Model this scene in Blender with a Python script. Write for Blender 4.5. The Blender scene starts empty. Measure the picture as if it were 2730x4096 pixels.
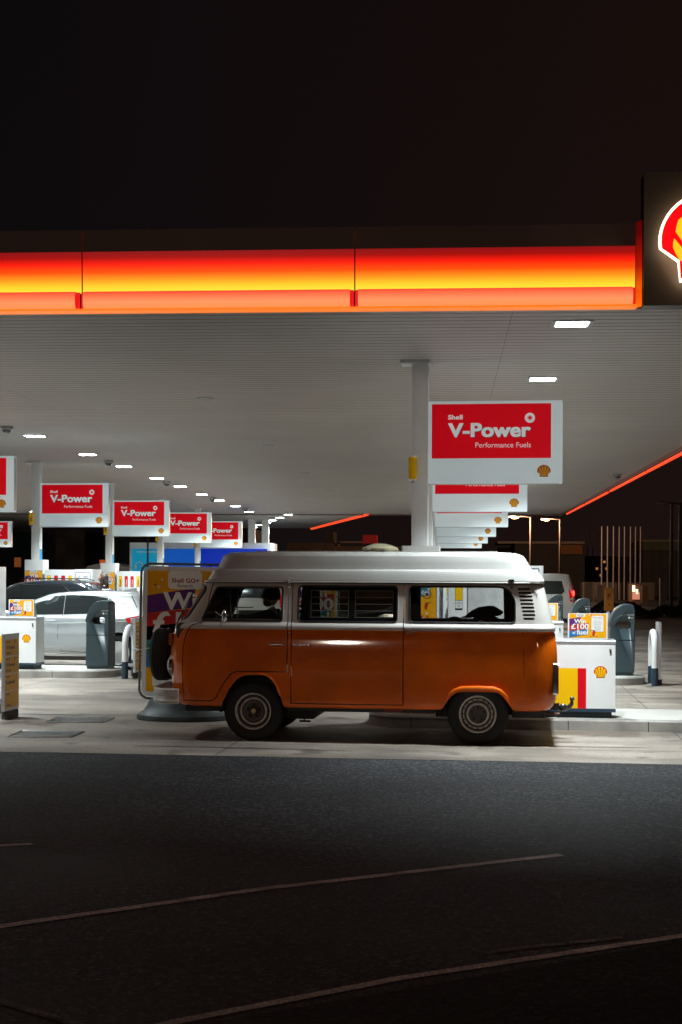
import bpy, bmesh, math, random
from mathutils import Vector, Matrix
R = math.radians
random.seed(7)
scene = bpy.context.scene
col = scene.collection

# ---------------------------------------------------------------- camera
CAM_H = 1.766
YAW, ROLL, FPX = R(4.11), 0.0048, 5689.0
Fv = Vector((-math.sin(YAW), math.cos(YAW), 0))
Rv = Vector((math.cos(YAW), math.sin(YAW), 0))
Uv = Vector((0, 0, 1))
cam_d = bpy.data.cameras.new('camera')
cam = bpy.data.objects.new('camera', cam_d)
col.objects.link(cam)
cx = Rv * math.cos(ROLL) + Uv * math.sin(ROLL)
cy = Uv * math.cos(ROLL) - Rv * math.sin(ROLL)
M = Matrix((cx, cy, -Fv)).transposed().to_4x4()
M.translation = Vector((0, 0, CAM_H))
cam.matrix_world = M
cam_d.lens = 50.0
cam_d.sensor_width = 36.0
cam_d.sensor_fit = 'AUTO'
cam_d.shift_y = (2314 - 2048) / 4096
cam_d.clip_end = 2000
cam_d.clip_start = 0.05
scene.camera = cam

# ---------------------------------------------------------------- world (night sky with a faint town glow)
world = bpy.data.worlds.new("World")
scene.world = world
world.use_nodes = True
wn, wl = world.node_tree.nodes, world.node_tree.links
bg = wn['Background']
tc = wn.new('ShaderNodeTexCoord')
sep = wn.new('ShaderNodeSeparateXYZ')
wl.new(tc.outputs['Generated'], sep.inputs[0])
def wramp(src, stops):
    r = wn.new('ShaderNodeValToRGB'); wl.new(src, r.inputs[0])
    for e, (p, c) in zip(r.color_ramp.elements, stops): e.position = p; e.color = (*c, 1)
    return r.outputs[0]
mrx = wn.new('ShaderNodeMapRange'); wl.new(sep.outputs['X'], mrx.inputs[0]); mrx.inputs[1].default_value = -0.35; mrx.inputs[2].default_value = 0.2
hor = wramp(mrx.outputs[0], [(0.0, (0.0034, 0.0032, 0.0038)), (1.0, (0.0105, 0.0050, 0.0042))])
wn_n = wn.new('ShaderNodeTexNoise'); wn_n.inputs['Scale'].default_value = 900; wn_n.inputs['Detail'].default_value = 2; wl.new(tc.outputs['Generated'], wn_n.inputs['Vector'])
ver = wramp(sep.outputs['Z'], [(0.0, (1.0, 1.0, 1.0)), (0.45, (0.75, 0.75, 0.78))])
mw = wn.new('ShaderNodeVectorMath'); mw.operation = 'MULTIPLY'; wl.new(hor, mw.inputs[0]); wl.new(ver, mw.inputs[1]); wl.new(mw.outputs[0], bg.inputs[0])
bg.inputs[1].default_value = 1.0

# ---------------------------------------------------------------- exposure / render
scene.view_settings.view_transform = 'Standard'
scene.view_settings.look = 'None'
scene.view_settings.exposure = 0.12
scene.view_settings.gamma = 1.0
scene.render.engine = 'CYCLES'
scene.cycles.max_bounces = 8
scene.cycles.transparent_max_bounces = 16
scene.cycles.sample_clamp_indirect = 6.0
scene.cycles.use_denoising = True
scene.cycles.caustics_reflective = False
scene.cycles.caustics_refractive = False
LAMP_W = 185.0        # watts of each canopy luminaire

# ---------------------------------------------------------------- measuring helpers (pixels of the photograph -> metres)
def ray(px, py):
    dx, dy = px - 1365.0, -(py - 2314.0)
    v = Fv * FPX + cx * dx + cy * dy
    return v
def gnd(px, py, z=0.0):
    v = ray(px, py)
    return Vector((0, 0, CAM_H)) + v * ((z - CAM_H) / v.z)
def atD(px, py, D):
    v = ray(px, py)
    return Vector((0, 0, CAM_H)) + v * (D / v.dot(Fv))

def atY(px, py, Y):
    v = ray(px, py)
    return Vector((0, 0, CAM_H)) + v * (Y / v.y)

# ---------------------------------------------------------------- materials
MATS = {}
def mat(name, c=(0.8, 0.8, 0.8), rough=0.5, metal=0.0, emit=None, es=1.0, coat=0.0, noise=0.0, nscale=8.0,
        bump=0.0, bscale=60.0, spec=0.5):
    if name in MATS: return MATS[name]
    m = bpy.data.materials.new(name); MATS[name] = m
    m.use_nodes = True
    nt = m.node_tree; b = nt.nodes['Principled BSDF']
    b.inputs['Base Color'].default_value = (*c, 1)
    b.inputs['Roughness'].default_value = rough
    b.inputs['Metallic'].default_value = metal
    b.inputs['Specular IOR Level'].default_value = spec
    b.inputs['Coat Weight'].default_value = coat
    b.inputs['Coat Tint'].default_value = (1, 1, 1, 1)
    b.inputs['Coat Roughness'].default_value = 0.06
    if emit is not None:
        b.inputs['Emission Color'].default_value = (*emit, 1)
        b.inputs['Emission Strength'].default_value = es
    if noise > 0 or bump > 0:
        t = nt.nodes.new('ShaderNodeTexCoord')
    if noise > 0:
        n = nt.nodes.new('ShaderNodeTexNoise'); n.inputs['Scale'].default_value = nscale
        n.inputs['Detail'].default_value = 6
        nt.links.new(t.outputs['Object'], n.inputs['Vector'])
        mr = nt.nodes.new('ShaderNodeMapRange')
        mr.inputs['From Min'].default_value = 0.25; mr.inputs['From Max'].default_value = 0.75
        mr.inputs['To Min'].default_value = 1 - noise; mr.inputs['To Max'].default_value = 1 + noise * 0.5
        nt.links.new(n.outputs['Fac'], mr.inputs['Value'])
        mx = nt.nodes.new('ShaderNodeVectorMath'); mx.operation = 'SCALE'
        mx.inputs[0].default_value = c
        nt.links.new(mr.outputs[0], mx.inputs['Scale'])
        nt.links.new(mx.outputs[0], b.inputs['Base Color'])
        m2 = nt.nodes.new('ShaderNodeMapRange')
        m2.inputs['To Min'].default_value = max(0.02, rough - 0.08); m2.inputs['To Max'].default_value = min(1, rough + 0.12)
        nt.links.new(n.outputs['Fac'], m2.inputs['Value'])
        nt.links.new(m2.outputs[0], b.inputs['Roughness'])
    if bump > 0:
        n2 = nt.nodes.new('ShaderNodeTexNoise'); n2.inputs['Scale'].default_value = bscale
        n2.inputs['Detail'].default_value = 3
        nt.links.new(t.outputs['Object'], n2.inputs['Vector'])
        bp = nt.nodes.new('ShaderNodeBump'); bp.inputs['Strength'].default_value = bump
        bp.inputs['Distance'].default_value = 0.01
        nt.links.new(n2.outputs['Fac'], bp.inputs['Height'])
        nt.links.new(bp.outputs[0], b.inputs['Normal'])
    return m

def glass(name, tint=(0.75, 0.78, 0.78), gloss=1.0):
    if name in MATS: return MATS[name]
    m = bpy.data.materials.new(name); MATS[name] = m
    m.use_nodes = True; nt = m.node_tree; nt.nodes.clear()
    o = nt.nodes.new('ShaderNodeOutputMaterial')
    tr = nt.nodes.new('ShaderNodeBsdfTransparent'); tr.inputs[0].default_value = (*tint, 1)
    gl = nt.nodes.new('ShaderNodeBsdfGlossy'); gl.inputs['Roughness'].default_value = 0.03
    gl.inputs[0].default_value = (gloss, gloss, gloss, 1)
    fr = nt.nodes.new('ShaderNodeFresnel'); fr.inputs[0].default_value = 1.5
    mx = nt.nodes.new('ShaderNodeMixShader')
    nt.links.new(fr.outputs[0], mx.inputs[0]); nt.links.new(tr.outputs[0], mx.inputs[1]); nt.links.new(gl.outputs[0], mx.inputs[2])
    nt.links.new(mx.outputs[0], o.inputs[0])
    return m

white = mat('white_enamel', (0.80, 0.81, 0.81), 0.35, noise=0.06, nscale=3)
signwhite = mat('sign_white', (0.84, 0.88, 0.89), 0.4, noise=0.05, nscale=2)
red = mat('sign_red', (0.66, 0.003, 0.012), 0.6, spec=0.15)
yellow = mat('sign_yellow', (0.88, 0.50, 0.0), 0.55, spec=0.2)
amber = mat('poster_amber', (0.80, 0.36, 0.0), 0.6, spec=0.2)
purple = mat('poster_purple', (0.10, 0.018, 0.16), 0.6, spec=0.2)
posred = mat('poster_red', (0.50, 0.02, 0.02), 0.6, spec=0.2)
teal = mat('poster_teal', (0.01, 0.20, 0.28), 0.45)
tealg = mat('poster_green', (0.0, 0.16, 0.12), 0.45)
blue = mat('poster_blue', (0.0, 0.16, 0.42), 0.45)
ink = mat('ink_black', (0.012, 0.012, 0.014), 0.5)
inkred = mat('ink_dark_red', (0.30, 0.01, 0.012), 0.5)
paper = mat('paper_white', (0.75, 0.75, 0.73), 0.5)
black = mat('black_plastic', (0.012, 0.012, 0.013), 0.45)
rubber = mat('tyre_rubber', (0.016, 0.015, 0.015), 0.8, noise=0.3, nscale=20, bump=0.3, bscale=90)
steel = mat('steel_grey', (0.33, 0.32, 0.31), 0.35, 0.85, noise=0.2, nscale=12)
chrome = mat('chrome', (0.75, 0.75, 0.76), 0.12, 1.0)
alu = mat('brushed_aluminium', (0.60, 0.63, 0.68), 0.32, 0.8)
navy = mat('navy_paint', (0.02, 0.045, 0.075), 0.4, noise=0.1)
bincol = mat('bin_slate_plastic', (0.035, 0.058, 0.068), 0.36, noise=0.12, nscale=5, bump=0.05)
concrete_k = mat('kerb_concrete', (0.34, 0.32, 0.29), 0.85, noise=0.35, nscale=3.5, bump=0.5, bscale=40)
gw = glass('window_glass', (0.80, 0.82, 0.82))
gdark = mat('tinted_glass', (0.012, 0.016, 0.017), 0.05, 0, coat=1.0)
skin = mat('skin', (0.42, 0.22, 0.15), 0.5)

# ---------------------------------------------------------------- mesh builder
_txt = {}
def text_mesh(s, bold=0.0):
    k = (s, bold)
    if k in _txt: return _txt[k]
    cu = bpy.data.curves.new('t', 'FONT'); cu.body = s; cu.size = 1; cu.offset = bold
    cu.space_character = 1.0 + bold * 1.6
    cu.resolution_u = 5
    ob = bpy.data.objects.new('t', cu); col.objects.link(ob)
    dg = bpy.context.evaluated_depsgraph_get()
    me = bpy.data.meshes.new_from_object(ob.evaluated_get(dg))
    vs = [(v.co.x, v.co.y) for v in me.vertices]; fs = [tuple(p.vertices) for p in me.polygons]
    x0 = min(v[0] for v in vs); x1 = max(v[0] for v in vs); y0 = min(v[1] for v in vs); y1 = max(v[1] for v in vs)
    vs = [((x - x0), (y - y0)) for x, y in vs]
    bpy.data.objects.remove(ob); bpy.data.curves.remove(cu); bpy.data.meshes.remove(me)
    _txt[k] = (vs, fs, x1 - x0, y1 - y0)
    return _txt[k]

class MB:
    def __init__(s): s.v = []; s.f = []; s.m = []; s.sm = []; s.mats = []
    def mi(s, m):
        if m not in s.mats: s.mats.append(m)
        return s.mats.index(m)
    def add(s, vs, fs, m, smooth=False):
        o = len(s.v); s.v += [tuple(v) for v in vs]; i = s.mi(m)
        for f in fs: s.f.append(tuple(o + k for k in f)); s.m.append(i); s.sm.append(smooth)
        return s
    def box(s, a, b, m):
        x0, y0, z0 = a; x1, y1, z1 = b
        vs = [(x0,y0,z0),(x1,y0,z0),(x1,y1,z0),(x0,y1,z0),(x0,y0,z1),(x1,y0,z1),(x1,y1,z1),(x0,y1,z1)]
        return s.add(vs, [(3,2,1,0),(4,5,6,7),(0,1,5,4),(1,2,6,5),(2,3,7,6),(3,0,4,7)], m)
    def rbox(s, a, b, m, r=0.02, n=4, axis='z', smooth=True):
        """box with its edges along one axis rounded"""
        x0, y0, z0 = a; x1, y1, z1 = b
        if axis == 'z': pts = rrect(x0, y0, x1, y1, r, n); return s.prism([(p[0], p[1], z0) for p in pts], (0, 0, z1 - z0), m, smooth)
        if axis == 'y': pts = rrect(x0, z0, x1, z1, r, n); return s.prism([(p[0], y0, p[1]) for p in pts], (0, y1 - y0, 0), m, smooth)
        pts = rrect(y0, z0, y1, z1, r, n); return s.prism([(x0, p[0], p[1]) for p in pts], (x1 - x0, 0, 0), m, smooth)
    def prism(s, pts, d, m, smooth=False):
        n = len(pts); d = Vector(d); a = [Vector(p) for p in pts]; vs = a + [p + d for p in a]
        s.add(vs, [tuple(range(n)), tuple(range(2*n-1, n-1, -1))], m)
        return s.add(vs, [(i, i + n, (i+1) % n + n, (i+1) % n) for i in range(n)], m, smooth)
    def tube(s, pts, r, m, n=10, closed=False, cap=True):
        pts = [Vector(p) for p in pts]; L = len(pts); rings = []
        rr = r if isinstance(r, (list, tuple)) else [r] * L
        up = None
        for i, p in enumerate(pts):
            if closed: t = pts[(i+1) % L] - pts[i-1]
            else: t = pts[min(i+1, L-1)] - pts[max(i-1, 0)]
            if t.length < 1e-9: t = Vector((0, 0, 1))
            t.normalize()
            if up is None:
                up = Vector((0, 0, 1)) if abs(t.z) < 0.9 else Vector((1, 0, 0))
            a = t.cross(up)
            if a.length < 1e-4: a = t.cross(Vector((0.3, 1, 0.2)))
            a.normalize(); b = a.cross(t); up = b
            rings.append([p + a * math.cos(2*math.pi*k/n) * rr[i] + b * math.sin(2*math.pi*k/n) * rr[i] for k in range(n)])
        vs = [v for q in rings for v in q]; fs = []
        for i in range(L if closed else L - 1):
            j = (i + 1) % L
            for k in range(n): fs.append((i*n+k, i*n+(k+1) % n, j*n+(k+1) % n, j*n+k))
        s.add(vs, fs, m, True)
        if cap and not closed:
            s.add(rings[0], [tuple(range(n-1, -1, -1))], m); s.add(rings[-1], [tuple(range(n))], m)
        return s
    def lathe(s, prof, m, o=(0,0,0), axis='z', n=32, closed=False):
        """prof: (radius, height) pairs; closed joins last profile point to first"""
        o = Vector(o); vs = []
        for r, h in prof:
            for k in range(n):
                c, q = math.cos(2*math.pi*k/n) * r, math.sin(2*math.pi*k/n) * r
                p = {'z': (c, q, h), 'y': (c, h, q), 'x': (h, c, q)}[axis]
                vs.append(o + Vector(p))
        fs = []; L = len(prof)
        for i in range(L if closed else L - 1):
            j = (i + 1) % L
            for k in range(n): fs.append((i*n+k, i*n+(k+1) % n, j*n+(k+1) % n, j*n+k))
        if not closed:
            if prof[0][0] > 1e-6: fs.append(tuple(range(n)))
            if prof[-1][0] > 1e-6: fs.append(tuple((L-1)*n + k for k in range(n)))
        return s.add(vs, fs, m, True)
    def ball(s, c, r, m, n=14, k=8):
        c = Vector(c); rx, ry, rz = r if isinstance(r, (tuple, list)) else (r, r, r)
        vs = []; fs = []
        for i in range(k + 1):
            a = math.pi * i / k
            for j in range(n):
                b = 2 * math.pi * j / n
                vs.append(c + Vector((rx*math.sin(a)*math.cos(b), ry*math.sin(a)*math.sin(b), rz*math.cos(a))))
        for i in range(k):
            for j in range(n): fs.append((i*n+j, i*n+(j+1) % n, (i+1)*n+(j+1) % n, (i+1)*n+j))
        return s.add(vs, fs, m, True)
    def build(s, name, parent=None, loc=None, sharp=35):
        me = bpy.data.meshes.new(name)
        me.from_pydata(s.v, [], s.f)
        for m in s.mats: me.materials.append(m)
        for p, i, q in zip(me.polygons, s.m, s.sm): p.material_index = i; p.use_smooth = q
        bm = bmesh.new(); bm.from_mesh(me)
        bmesh.ops.remove_doubles(bm, verts=bm.verts, dist=1e-5)
        bmesh.ops.recalc_face_normals(bm, faces=bm.faces)
        bm.to_mesh(me); bm.free()
        me.update()
        try: me.set_sharp_from_angle(angle=R(sharp))
        except Exception: pass
        ob = bpy.data.objects.new(name, me); col.objects.link(ob)
        if parent is not None: ob.parent = parent
        if loc is not None: ob.location = loc
        return ob

def rrect(x0, y0, x1, y1, r, n=4):
    rs = r if isinstance(r, (list, tuple)) else [r] * 4   # bl, br, tr, tl
    pts = []
    for (cx_, cy_, a0, rr) in ((x0+rs[0], y0+rs[0], 180, rs[0]), (x1-rs[1], y0+rs[1], 270, rs[1]), (x1-rs[2], y1-rs[2], 0, rs[2]), (x0+rs[3], y1-rs[3], 90, rs[3])):
        for k in range(n + 1):
            a = R(a0 + 90 * k / n); pts.append((cx_ + rr * math.cos(a), cy_ + rr * math.sin(a)))
    return pts

class Art:
    """flat printed artwork: layered coloured sheets on a plane, in metres from its lower left corner"""
    def __init__(s, mb, o, u=(1,0,0), v=(0,0,1), n=(0,-1,0), step=0.0012):
        s.mb, s.o, s.u, s.v, s.n, s.step = mb, Vector(o), Vector(u), Vector(v), Vector(n), step
    def P(s, a, b, l): return s.o + s.u * a + s.v * b + s.n * (s.step * l)
    def poly(s, pts, m, l=1): s.mb.add([s.P(a, b, l) for a, b in pts], [tuple(range(len(pts)))], m)
    def rect(s, a0, b0, a1, b1, m, l=1): s.poly([(a0,b0),(a1,b0),(a1,b1),(a0,b1)], m, l)
    def rr(s, a0, b0, a1, b1, r, m, l=1): s.poly(rrect(a0, b0, a1, b1, r), m, l)
    def disc(s, a, b, r, m, l=1, n=20): s.poly([(a + r*math.cos(2*math.pi*k/n), b + r*math.sin(2*math.pi*k/n)) for k in range(n)], m, l)
    def text(s, t, a0, b0, a1, b1, m, l=2, bold=0.0):
        vs, fs, w, h = text_mesh(t, min(bold, 0.018))
        e = max(0.0, bold - 0.012) * (b1 - b0) * 1.1     # heavier weights: shifted copies thicken the strokes
        sh = [(0, 0)] if e <= 0 else [(-e, -e*.5), (e, e*.5), (-e, e*.5), (e, -e*.5), (0, 0)]
        for q, (dx, dy) in enumerate(sh):
            kx, ky = (a1 - a0 - 2*e) / w, (b1 - b0 - e) / h
            s.mb.add([s.P(a0 + e + dx + x * kx, b0 + e*.5 + dy + y * ky, l + q * 0.12) for x, y in vs], fs, m)
    def pecten(s, a, b, w, mr, my, l=1, gap=0.05, rim=0.10):
        """scallop shell badge of half width w centred at a, b"""
        def outline(k, lift=0.0):
            pts = []
            for i in range(25):
                t = R(-10 + 200 * i / 24); pts.append((k*math.cos(t), k*math.sin(t) * (0.94 if math.sin(t) > 0 else 1)))
            pts += [(-0.64*k, -0.45*k), (-0.64*k+0.02, -0.86*k), (-0.12*k, -0.86*k), (0, -0.90*k), (0.12*k, -0.86*k), (0.64*k-0.02, -0.86*k), (0.64*k, -0.45*k)]
            return [(a + x*w, b + y*w) for x, y in pts]
        s.poly(outline(1.0), mr, l)
        bx, by = 0.0, -0.98
        edges = [14, 38, 56, 73, 90, 107, 124, 142, 166]
        for i in range(8):
            t0, t1 = edges[i] + gap*28, edges[i+1] - gap*28
            pts = []
            def rad(t):   # distance from fan foot to the inner rim along t
                d = (math.cos(R(t)), math.sin(R(t)))
                bq = bx*d[0] + by*d[1]; K = (1 - rim) * 0.97
                return -bq + math.sqrt(max(0.0, bq*bq - (bx*bx + by*by) + K*K)) if bq*bq - (bx*bx+by*by) + K*K > 0 else 0.5
            for k in range(5):
                t = t0 + (t1 - t0) * k / 4; r_ = rad(t) * (1 - 0.02 * abs(k - 2))
                pts.append((bx + r_*math.cos(R(t)), by + r_*math.sin(R(t))))
            r0 = 0.42 if 1 <= i <= 6 else 0.62
            pts.append((bx + r0*math.cos(R(t1)), by + r0*math.sin(R(t1)))); pts.append((bx + r0*math.cos(R(t0)), by + r0*math.sin(R(t0))))
            pts = [(a + x*w, b + max(y, -0.76)*w) for x, y in pts]
            s.poly(pts, my, l + 1)
        s.poly([(a - 0.52*w, b - 0.76*w), (a + 0.52*w, b - 0.76*w), (a + 0.50*w, b - 0.48*w), (a + 0.2*w, b-0.56*w), (a - 0.2*w, b-0.56*w), (a - 0.50*w, b - 0.48*w)], my, l + 1)

def tag(o, label=None, cat=None, group=None, kind=None):
    if label: o['label'] = label
    if cat: o['category'] = cat
    if group: o['group'] = group
    if kind: o['kind'] = kind
    return o
def thing(name, label, cat, loc=(0,0,0), rz=0.0, group=None):
    o = bpy.data.objects.new(name, None); col.objects.link(o)
    o.empty_display_size = 0.3
    o.location = loc; o.rotation_euler = (0, 0, rz)
    return tag(o, label, cat, group)
def struct(mb, name): return tag(mb.build(name), kind='structure')
def copy_tree(o, parent=None):
    c = o.copy(); col.objects.link(c)
    if parent is not None: c.parent = parent
    for ch in list(o.children): copy_tree(ch, c)
    return c
def evalmesh(ob):
    dg = bpy.context.evaluated_depsgraph_get()
    return bpy.data.meshes.new_from_object(ob.evaluated_get(dg))
def boolean(ob, cutter, op):
    md = ob.modifiers.new('b', 'BOOLEAN'); md.operation = op; md.object = cutter; md.solver = 'EXACT'
    try: md.material_mode = 'TRANSFER'
    except Exception: pass
    bpy.context.view_layer.update()
    me = evalmesh(ob); ob.modifiers.clear(); old = ob.data; ob.data = me
    return ob
def drop(*obs):
    for o in obs: bpy.data.objects.remove(o)

# ================================================================ SETTING
def ground_mat(name, c0, c1, sc1, rough, bump, bscale, stain=0.25, speck=0.0, coarse=0.4, spots=0.0, grit=0.0):
    m = bpy.data.materials.new(name); m.use_nodes = True; nt = m.node_tree; L = nt.links
    b = nt.nodes['Principled BSDF']; t = nt.nodes.new('ShaderNodeTexCoord'); b.inputs['Specular IOR Level'].default_value = 0.5 if 'concrete' in name else 0.16
    def noise(s, d=5, v=None):
        n = nt.nodes.new('ShaderNodeTexNoise'); n.inputs['Scale'].default_value = s; n.inputs['Detail'].default_value = d
        L.new(v or t.outputs['Object'], n.inputs['Vector']); return n
    mp = nt.nodes.new('ShaderNodeMapping'); mp.inputs['Scale'].default_value = (0.35, 1.0, 1.0); mp.inputs['Rotation'].default_value = (0, 0, -0.05)
    L.new(t.outputs['Object'], mp.inputs[0])
    n1 = noise(sc1, 6, mp.outputs[0])
    n2 = noise(bscale, 3)
    n3 = noise(coarse, 4)
    r1 = nt.nodes.new('ShaderNodeValToRGB')
    r1.color_ramp.elements[0].position = 0.32; r1.color_ramp.elements[0].color = (*c0, 1)
    r1.color_ramp.elements[1].position = 0.68; r1.color_ramp.elements[1].color = (*c1, 1)
    L.new(n1.outputs['Fac'], r1.inputs[0])
    mr = nt.nodes.new('ShaderNodeMapRange'); mr.inputs['From Min'].default_value = 0.3; mr.inputs['From Max'].default_value = 0.7
    mr.inputs['To Min'].default_value = 1 - stain; mr.inputs['To Max'].default_value = 1 + stain * 0.4
    L.new(n3.outputs['Fac'], mr.inputs['Value'])
    m2 = nt.nodes.new('ShaderNodeMapRange'); m2.inputs['From Min'].default_value = 0.3; m2.inputs['From Max'].default_value = 0.7
    m2.inputs['To Min'].default_value = 1 - speck; m2.inputs['To Max'].default_value = 1 + speck
    L.new(n2.outputs['Fac'], m2.inputs['Value'])
    mu = nt.nodes.new('ShaderNodeMath'); mu.operation = 'MULTIPLY'; L.new(mr.outputs[0], mu.inputs[0]); L.new(m2.outputs[0], mu.inputs[1])
    sc = nt.nodes.new('ShaderNodeVectorMath'); sc.operation = 'SCALE'
    if spots > 0:      # dropped oil and polished patches, irregular and sparse
        n4 = noise(1.7, 3); r4 = nt.nodes.new('ShaderNodeMapRange'); r4.inputs['From Min'].default_value = 0.60; r4.inputs['From Max'].default_value = 0.70
        r4.inputs['To Min'].default_value = 1.0; r4.inputs['To Max'].default_value = 1.0 - spots; L.new(n4.outputs['Fac'], r4.inputs['Value'])
        n5 = noise(11.0, 2); r5 = nt.nodes.new('ShaderNodeMapRange'); r5.inputs['From Min'].default_value = 0.66; r5.inputs['From Max'].default_value = 0.72
        r5.inputs['To Min'].default_value = 1.0; r5.inputs['To Max'].default_value = 1.0 - spots; L.new(n5.outputs['Fac'], r5.inputs['Value'])
        m4 = nt.nodes.new('ShaderNodeMath'); m4.operation = 'MULTIPLY'; L.new(r4.outputs[0], m4.inputs[0]); L.new(r5.outputs[0], m4.inputs[1])
        m5 = nt.nodes.new('ShaderNodeMath'); m5.operation = 'MULTIPLY'; L.new(mu.outputs[0], m5.inputs[0]); L.new(m4.outputs[0], m5.inputs[1]); mu = m5
    if grit > 0:       # pale stones showing in the surface
        vo = nt.nodes.new('ShaderNodeTexVoronoi'); vo.inputs['Scale'].default_value = 38; L.new(t.outputs['Object'], vo.inputs['Vector'])
        sx = nt.nodes.new('ShaderNodeSeparateColor'); L.new(vo.outputs['Color'], sx.inputs[0])
        r6 = nt.nodes.new('ShaderNodeMapRange'); r6.inputs['From Min'].default_value = 0.55; r6.inputs['From Max'].default_value = 1.0
        r6.inputs['To Min'].default_value = 0.7; r6.inputs['To Max'].default_value = 1.0 + grit; L.new(sx.outputs[0], r6.inputs['Value'])
        m6 = nt.nodes.new('ShaderNodeMath'); m6.operation = 'MULTIPLY'; L.new(mu.outputs[0], m6.inputs[0]); L.new(r6.outputs[0], m6.inputs[1]); mu = m6
    L.new(r1.outputs[0], sc.inputs[0]); L.new(mu.outputs[0], sc.inputs['Scale']); L.new(sc.outputs[0], b.inputs['Base Color'])
    mr3 = nt.nodes.new('ShaderNodeMapRange'); mr3.inputs['To Min'].default_value = rough - 0.15; mr3.inputs['To Max'].default_value = rough + 0.12
    L.new(n1.outputs['Fac'], mr3.inputs['Value']); L.new(mr3.outputs[0], b.inputs['Roughness'])
    bp = nt.nodes.new('ShaderNodeBump'); bp.inputs['Strength'].default_value = bump; bp.inputs['Distance'].default_value = 0.006
    L.new(n2.outputs['Fac'], bp.inputs['Height']); L.new(bp.outputs[0], b.inputs['Normal'])
    return m
asph = ground_mat('asphalt', (0.022, 0.022, 0.025), (0.050, 0.050, 0.054), 1.0, 0.75, 1.0, 42, 0.35, 0.9, 0.35, 0.0, 1.3)
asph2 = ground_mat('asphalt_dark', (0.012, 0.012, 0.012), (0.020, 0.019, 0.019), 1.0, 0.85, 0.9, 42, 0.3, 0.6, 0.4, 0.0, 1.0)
conc = ground_mat('forecourt_concrete', (0.15, 0.118, 0.092), (0.335, 0.283, 0.238), 1.5, 0.58, 0.6, 50, 0.5, 0.30, 0.6, 0.6)
islandtop = ground_mat('island_concrete', (0.34, 0.32, 0.29), (0.46, 0.44, 0.41), 2.5, 0.7, 0.5, 50, 0.2, 0.1)
paint = ground_mat('worn_road_paint', (0.42, 0.34, 0.32), (0.85, 0.74, 0.70), 9.0, 0.7, 0.8, 60, 0.4, 0.5)
joint = mat('joint_sealant', (0.05, 0.045, 0.04), 0.8)

g = MB(); g.add([(-400,-60,0),(400,-60,0),(400,700,0),(-400,700,0)], [(0,1,2,3)], asph)
struct(g, 'ground')
# forecourt slab: its near edge is the asphalt line in the photo
EA, EB = gnd(0, 3008), gnd(2730, 3060)
ed = (EB - EA).normalized(); edn = Vector((-ed.y, ed.x, 0))
def E(s, t, z=0): p = EA + ed * s + edn * t; return Vector((p.x, p.y, z))
rnd = random.Random(4); f = MB(); edge_pts = []
for k in range(640):      # worn, slightly chipped slab edge
    q_ = -26 + 42*k/639; edge_pts.append(E(q_, rnd.uniform(-.004, .006) + (.03*rnd.random() if rnd.random() < .05 else 0) + .008*math.sin(q_*1.3), 0.004))
f.add(edge_pts + [E(16, 50, 0.004), E(-26, 50, 0.004)], [tuple(range(642))], conc)
struct(f, 'forecourt')
jm = MB()
for t in (1.02, 3.1, 6.9, 10.4, 14.2, 18.0, 24.0):
    jm.add([E(-26, t, 0.008), E(16, t, 0.008), E(16, t + 0.012, 0.008), E(-26, t + 0.012, 0.008)], [(0,1,2,3)], joint)
for s_ in (-7.4, -2.6, 2.2, 7.0, 11.8):
    jm.add([E(s_, 0, 0.0084), E(s_ + 0.012, 0, 0.0084), E(s_ + 0.012, 50, 0.0084), E(s_, 50, 0.0084)], [(0,1,2,3)], joint)
struct(jm, 'concrete_joint')

tyre_m = mat('tyre_mark', (.085,.072,.062), .55, noise=.5, nscale=9)
tm = MB(); rnd = random.Random(9)
for (x0, t0, L_, ang, w_) in ((-9.5,.9,3.4,.05,.10),(-9.2,2.3,2.6,.06,.10),(-5.6,4.6,5.0,-.03,.12),(-5.4,6.0,4.2,-.02,.12),(1.2,.55,2.4,.02,.09),(3.6,1.5,3.0,-.04,.10),(-2.5,3.9,3.2,.03,.09),(4.6,8.0,4.0,.06,.12)):
    n = 26; vs = []
    for k in range(n + 1):
        q_ = k/n; c_ = E(x0 + L_*q_, t0 + ang*L_*q_ + .12*math.sin(q_*2.2 + x0)); hw = w_/2*math.sin(math.pi*min(1, max(0.02, q_)))**.5*(1 + rnd.uniform(-.35, .35))
        vs += [(c_.x, c_.y - hw, .0064), (c_.x, c_.y + hw, .0064)]
    tm.add(vs, [(2*k, 2*k+2, 2*k+3, 2*k+1) for k in range(n)], tyre_m)
struct(tm, 'tyre_marks')
def stripe(name, pts, w0, label=None, z=0.004, mat_=None):
    """painted line through ground points with its width in metres"""
    mb = MB(); n = 60; vs = []; rnd = random.Random(name + str(pts[0].x))
    P = []
    for i in range(n + 1):
        q = i / n * (len(pts) - 1); k = min(int(q), len(pts) - 2); P.append(pts[k].lerp(pts[k+1], q - k))
    d = (pts[-1] - pts[0]).normalized(); nn = Vector((-d.y, d.x, 0))
    for p in P:
        a = w0/2 * (1 + rnd.uniform(-0.10, 0.10)); b = w0/2 * (1 + rnd.uniform(-0.10, 0.10))
        vs += [p - nn*a, p + nn*b]
    vs = [(v.x, v.y, z) for v in vs]
    mb.add(vs, [(2*i, 2*i+2, 2*i+3, 2*i+1) for i in range(n)], mat_ or paint)
    o = mb.build(name)
    tag(o, kind='structure')
    return o
stripe('road_marking', [gnd(-700, 3798), gnd(0, 3708), gnd(1045, 3558), gnd(2246, 3421)], 0.072)
stripe('road_marking', [gnd(-600, 3465), gnd(0, 3384), gnd(130, 3377)], 0.07)
stripe('road_marking', [gnd(500, 4140), gnd(696, 4092), gnd(1600, 3915), gnd(2730, 3745), gnd(3400, 3645)], 0.062)
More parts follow.
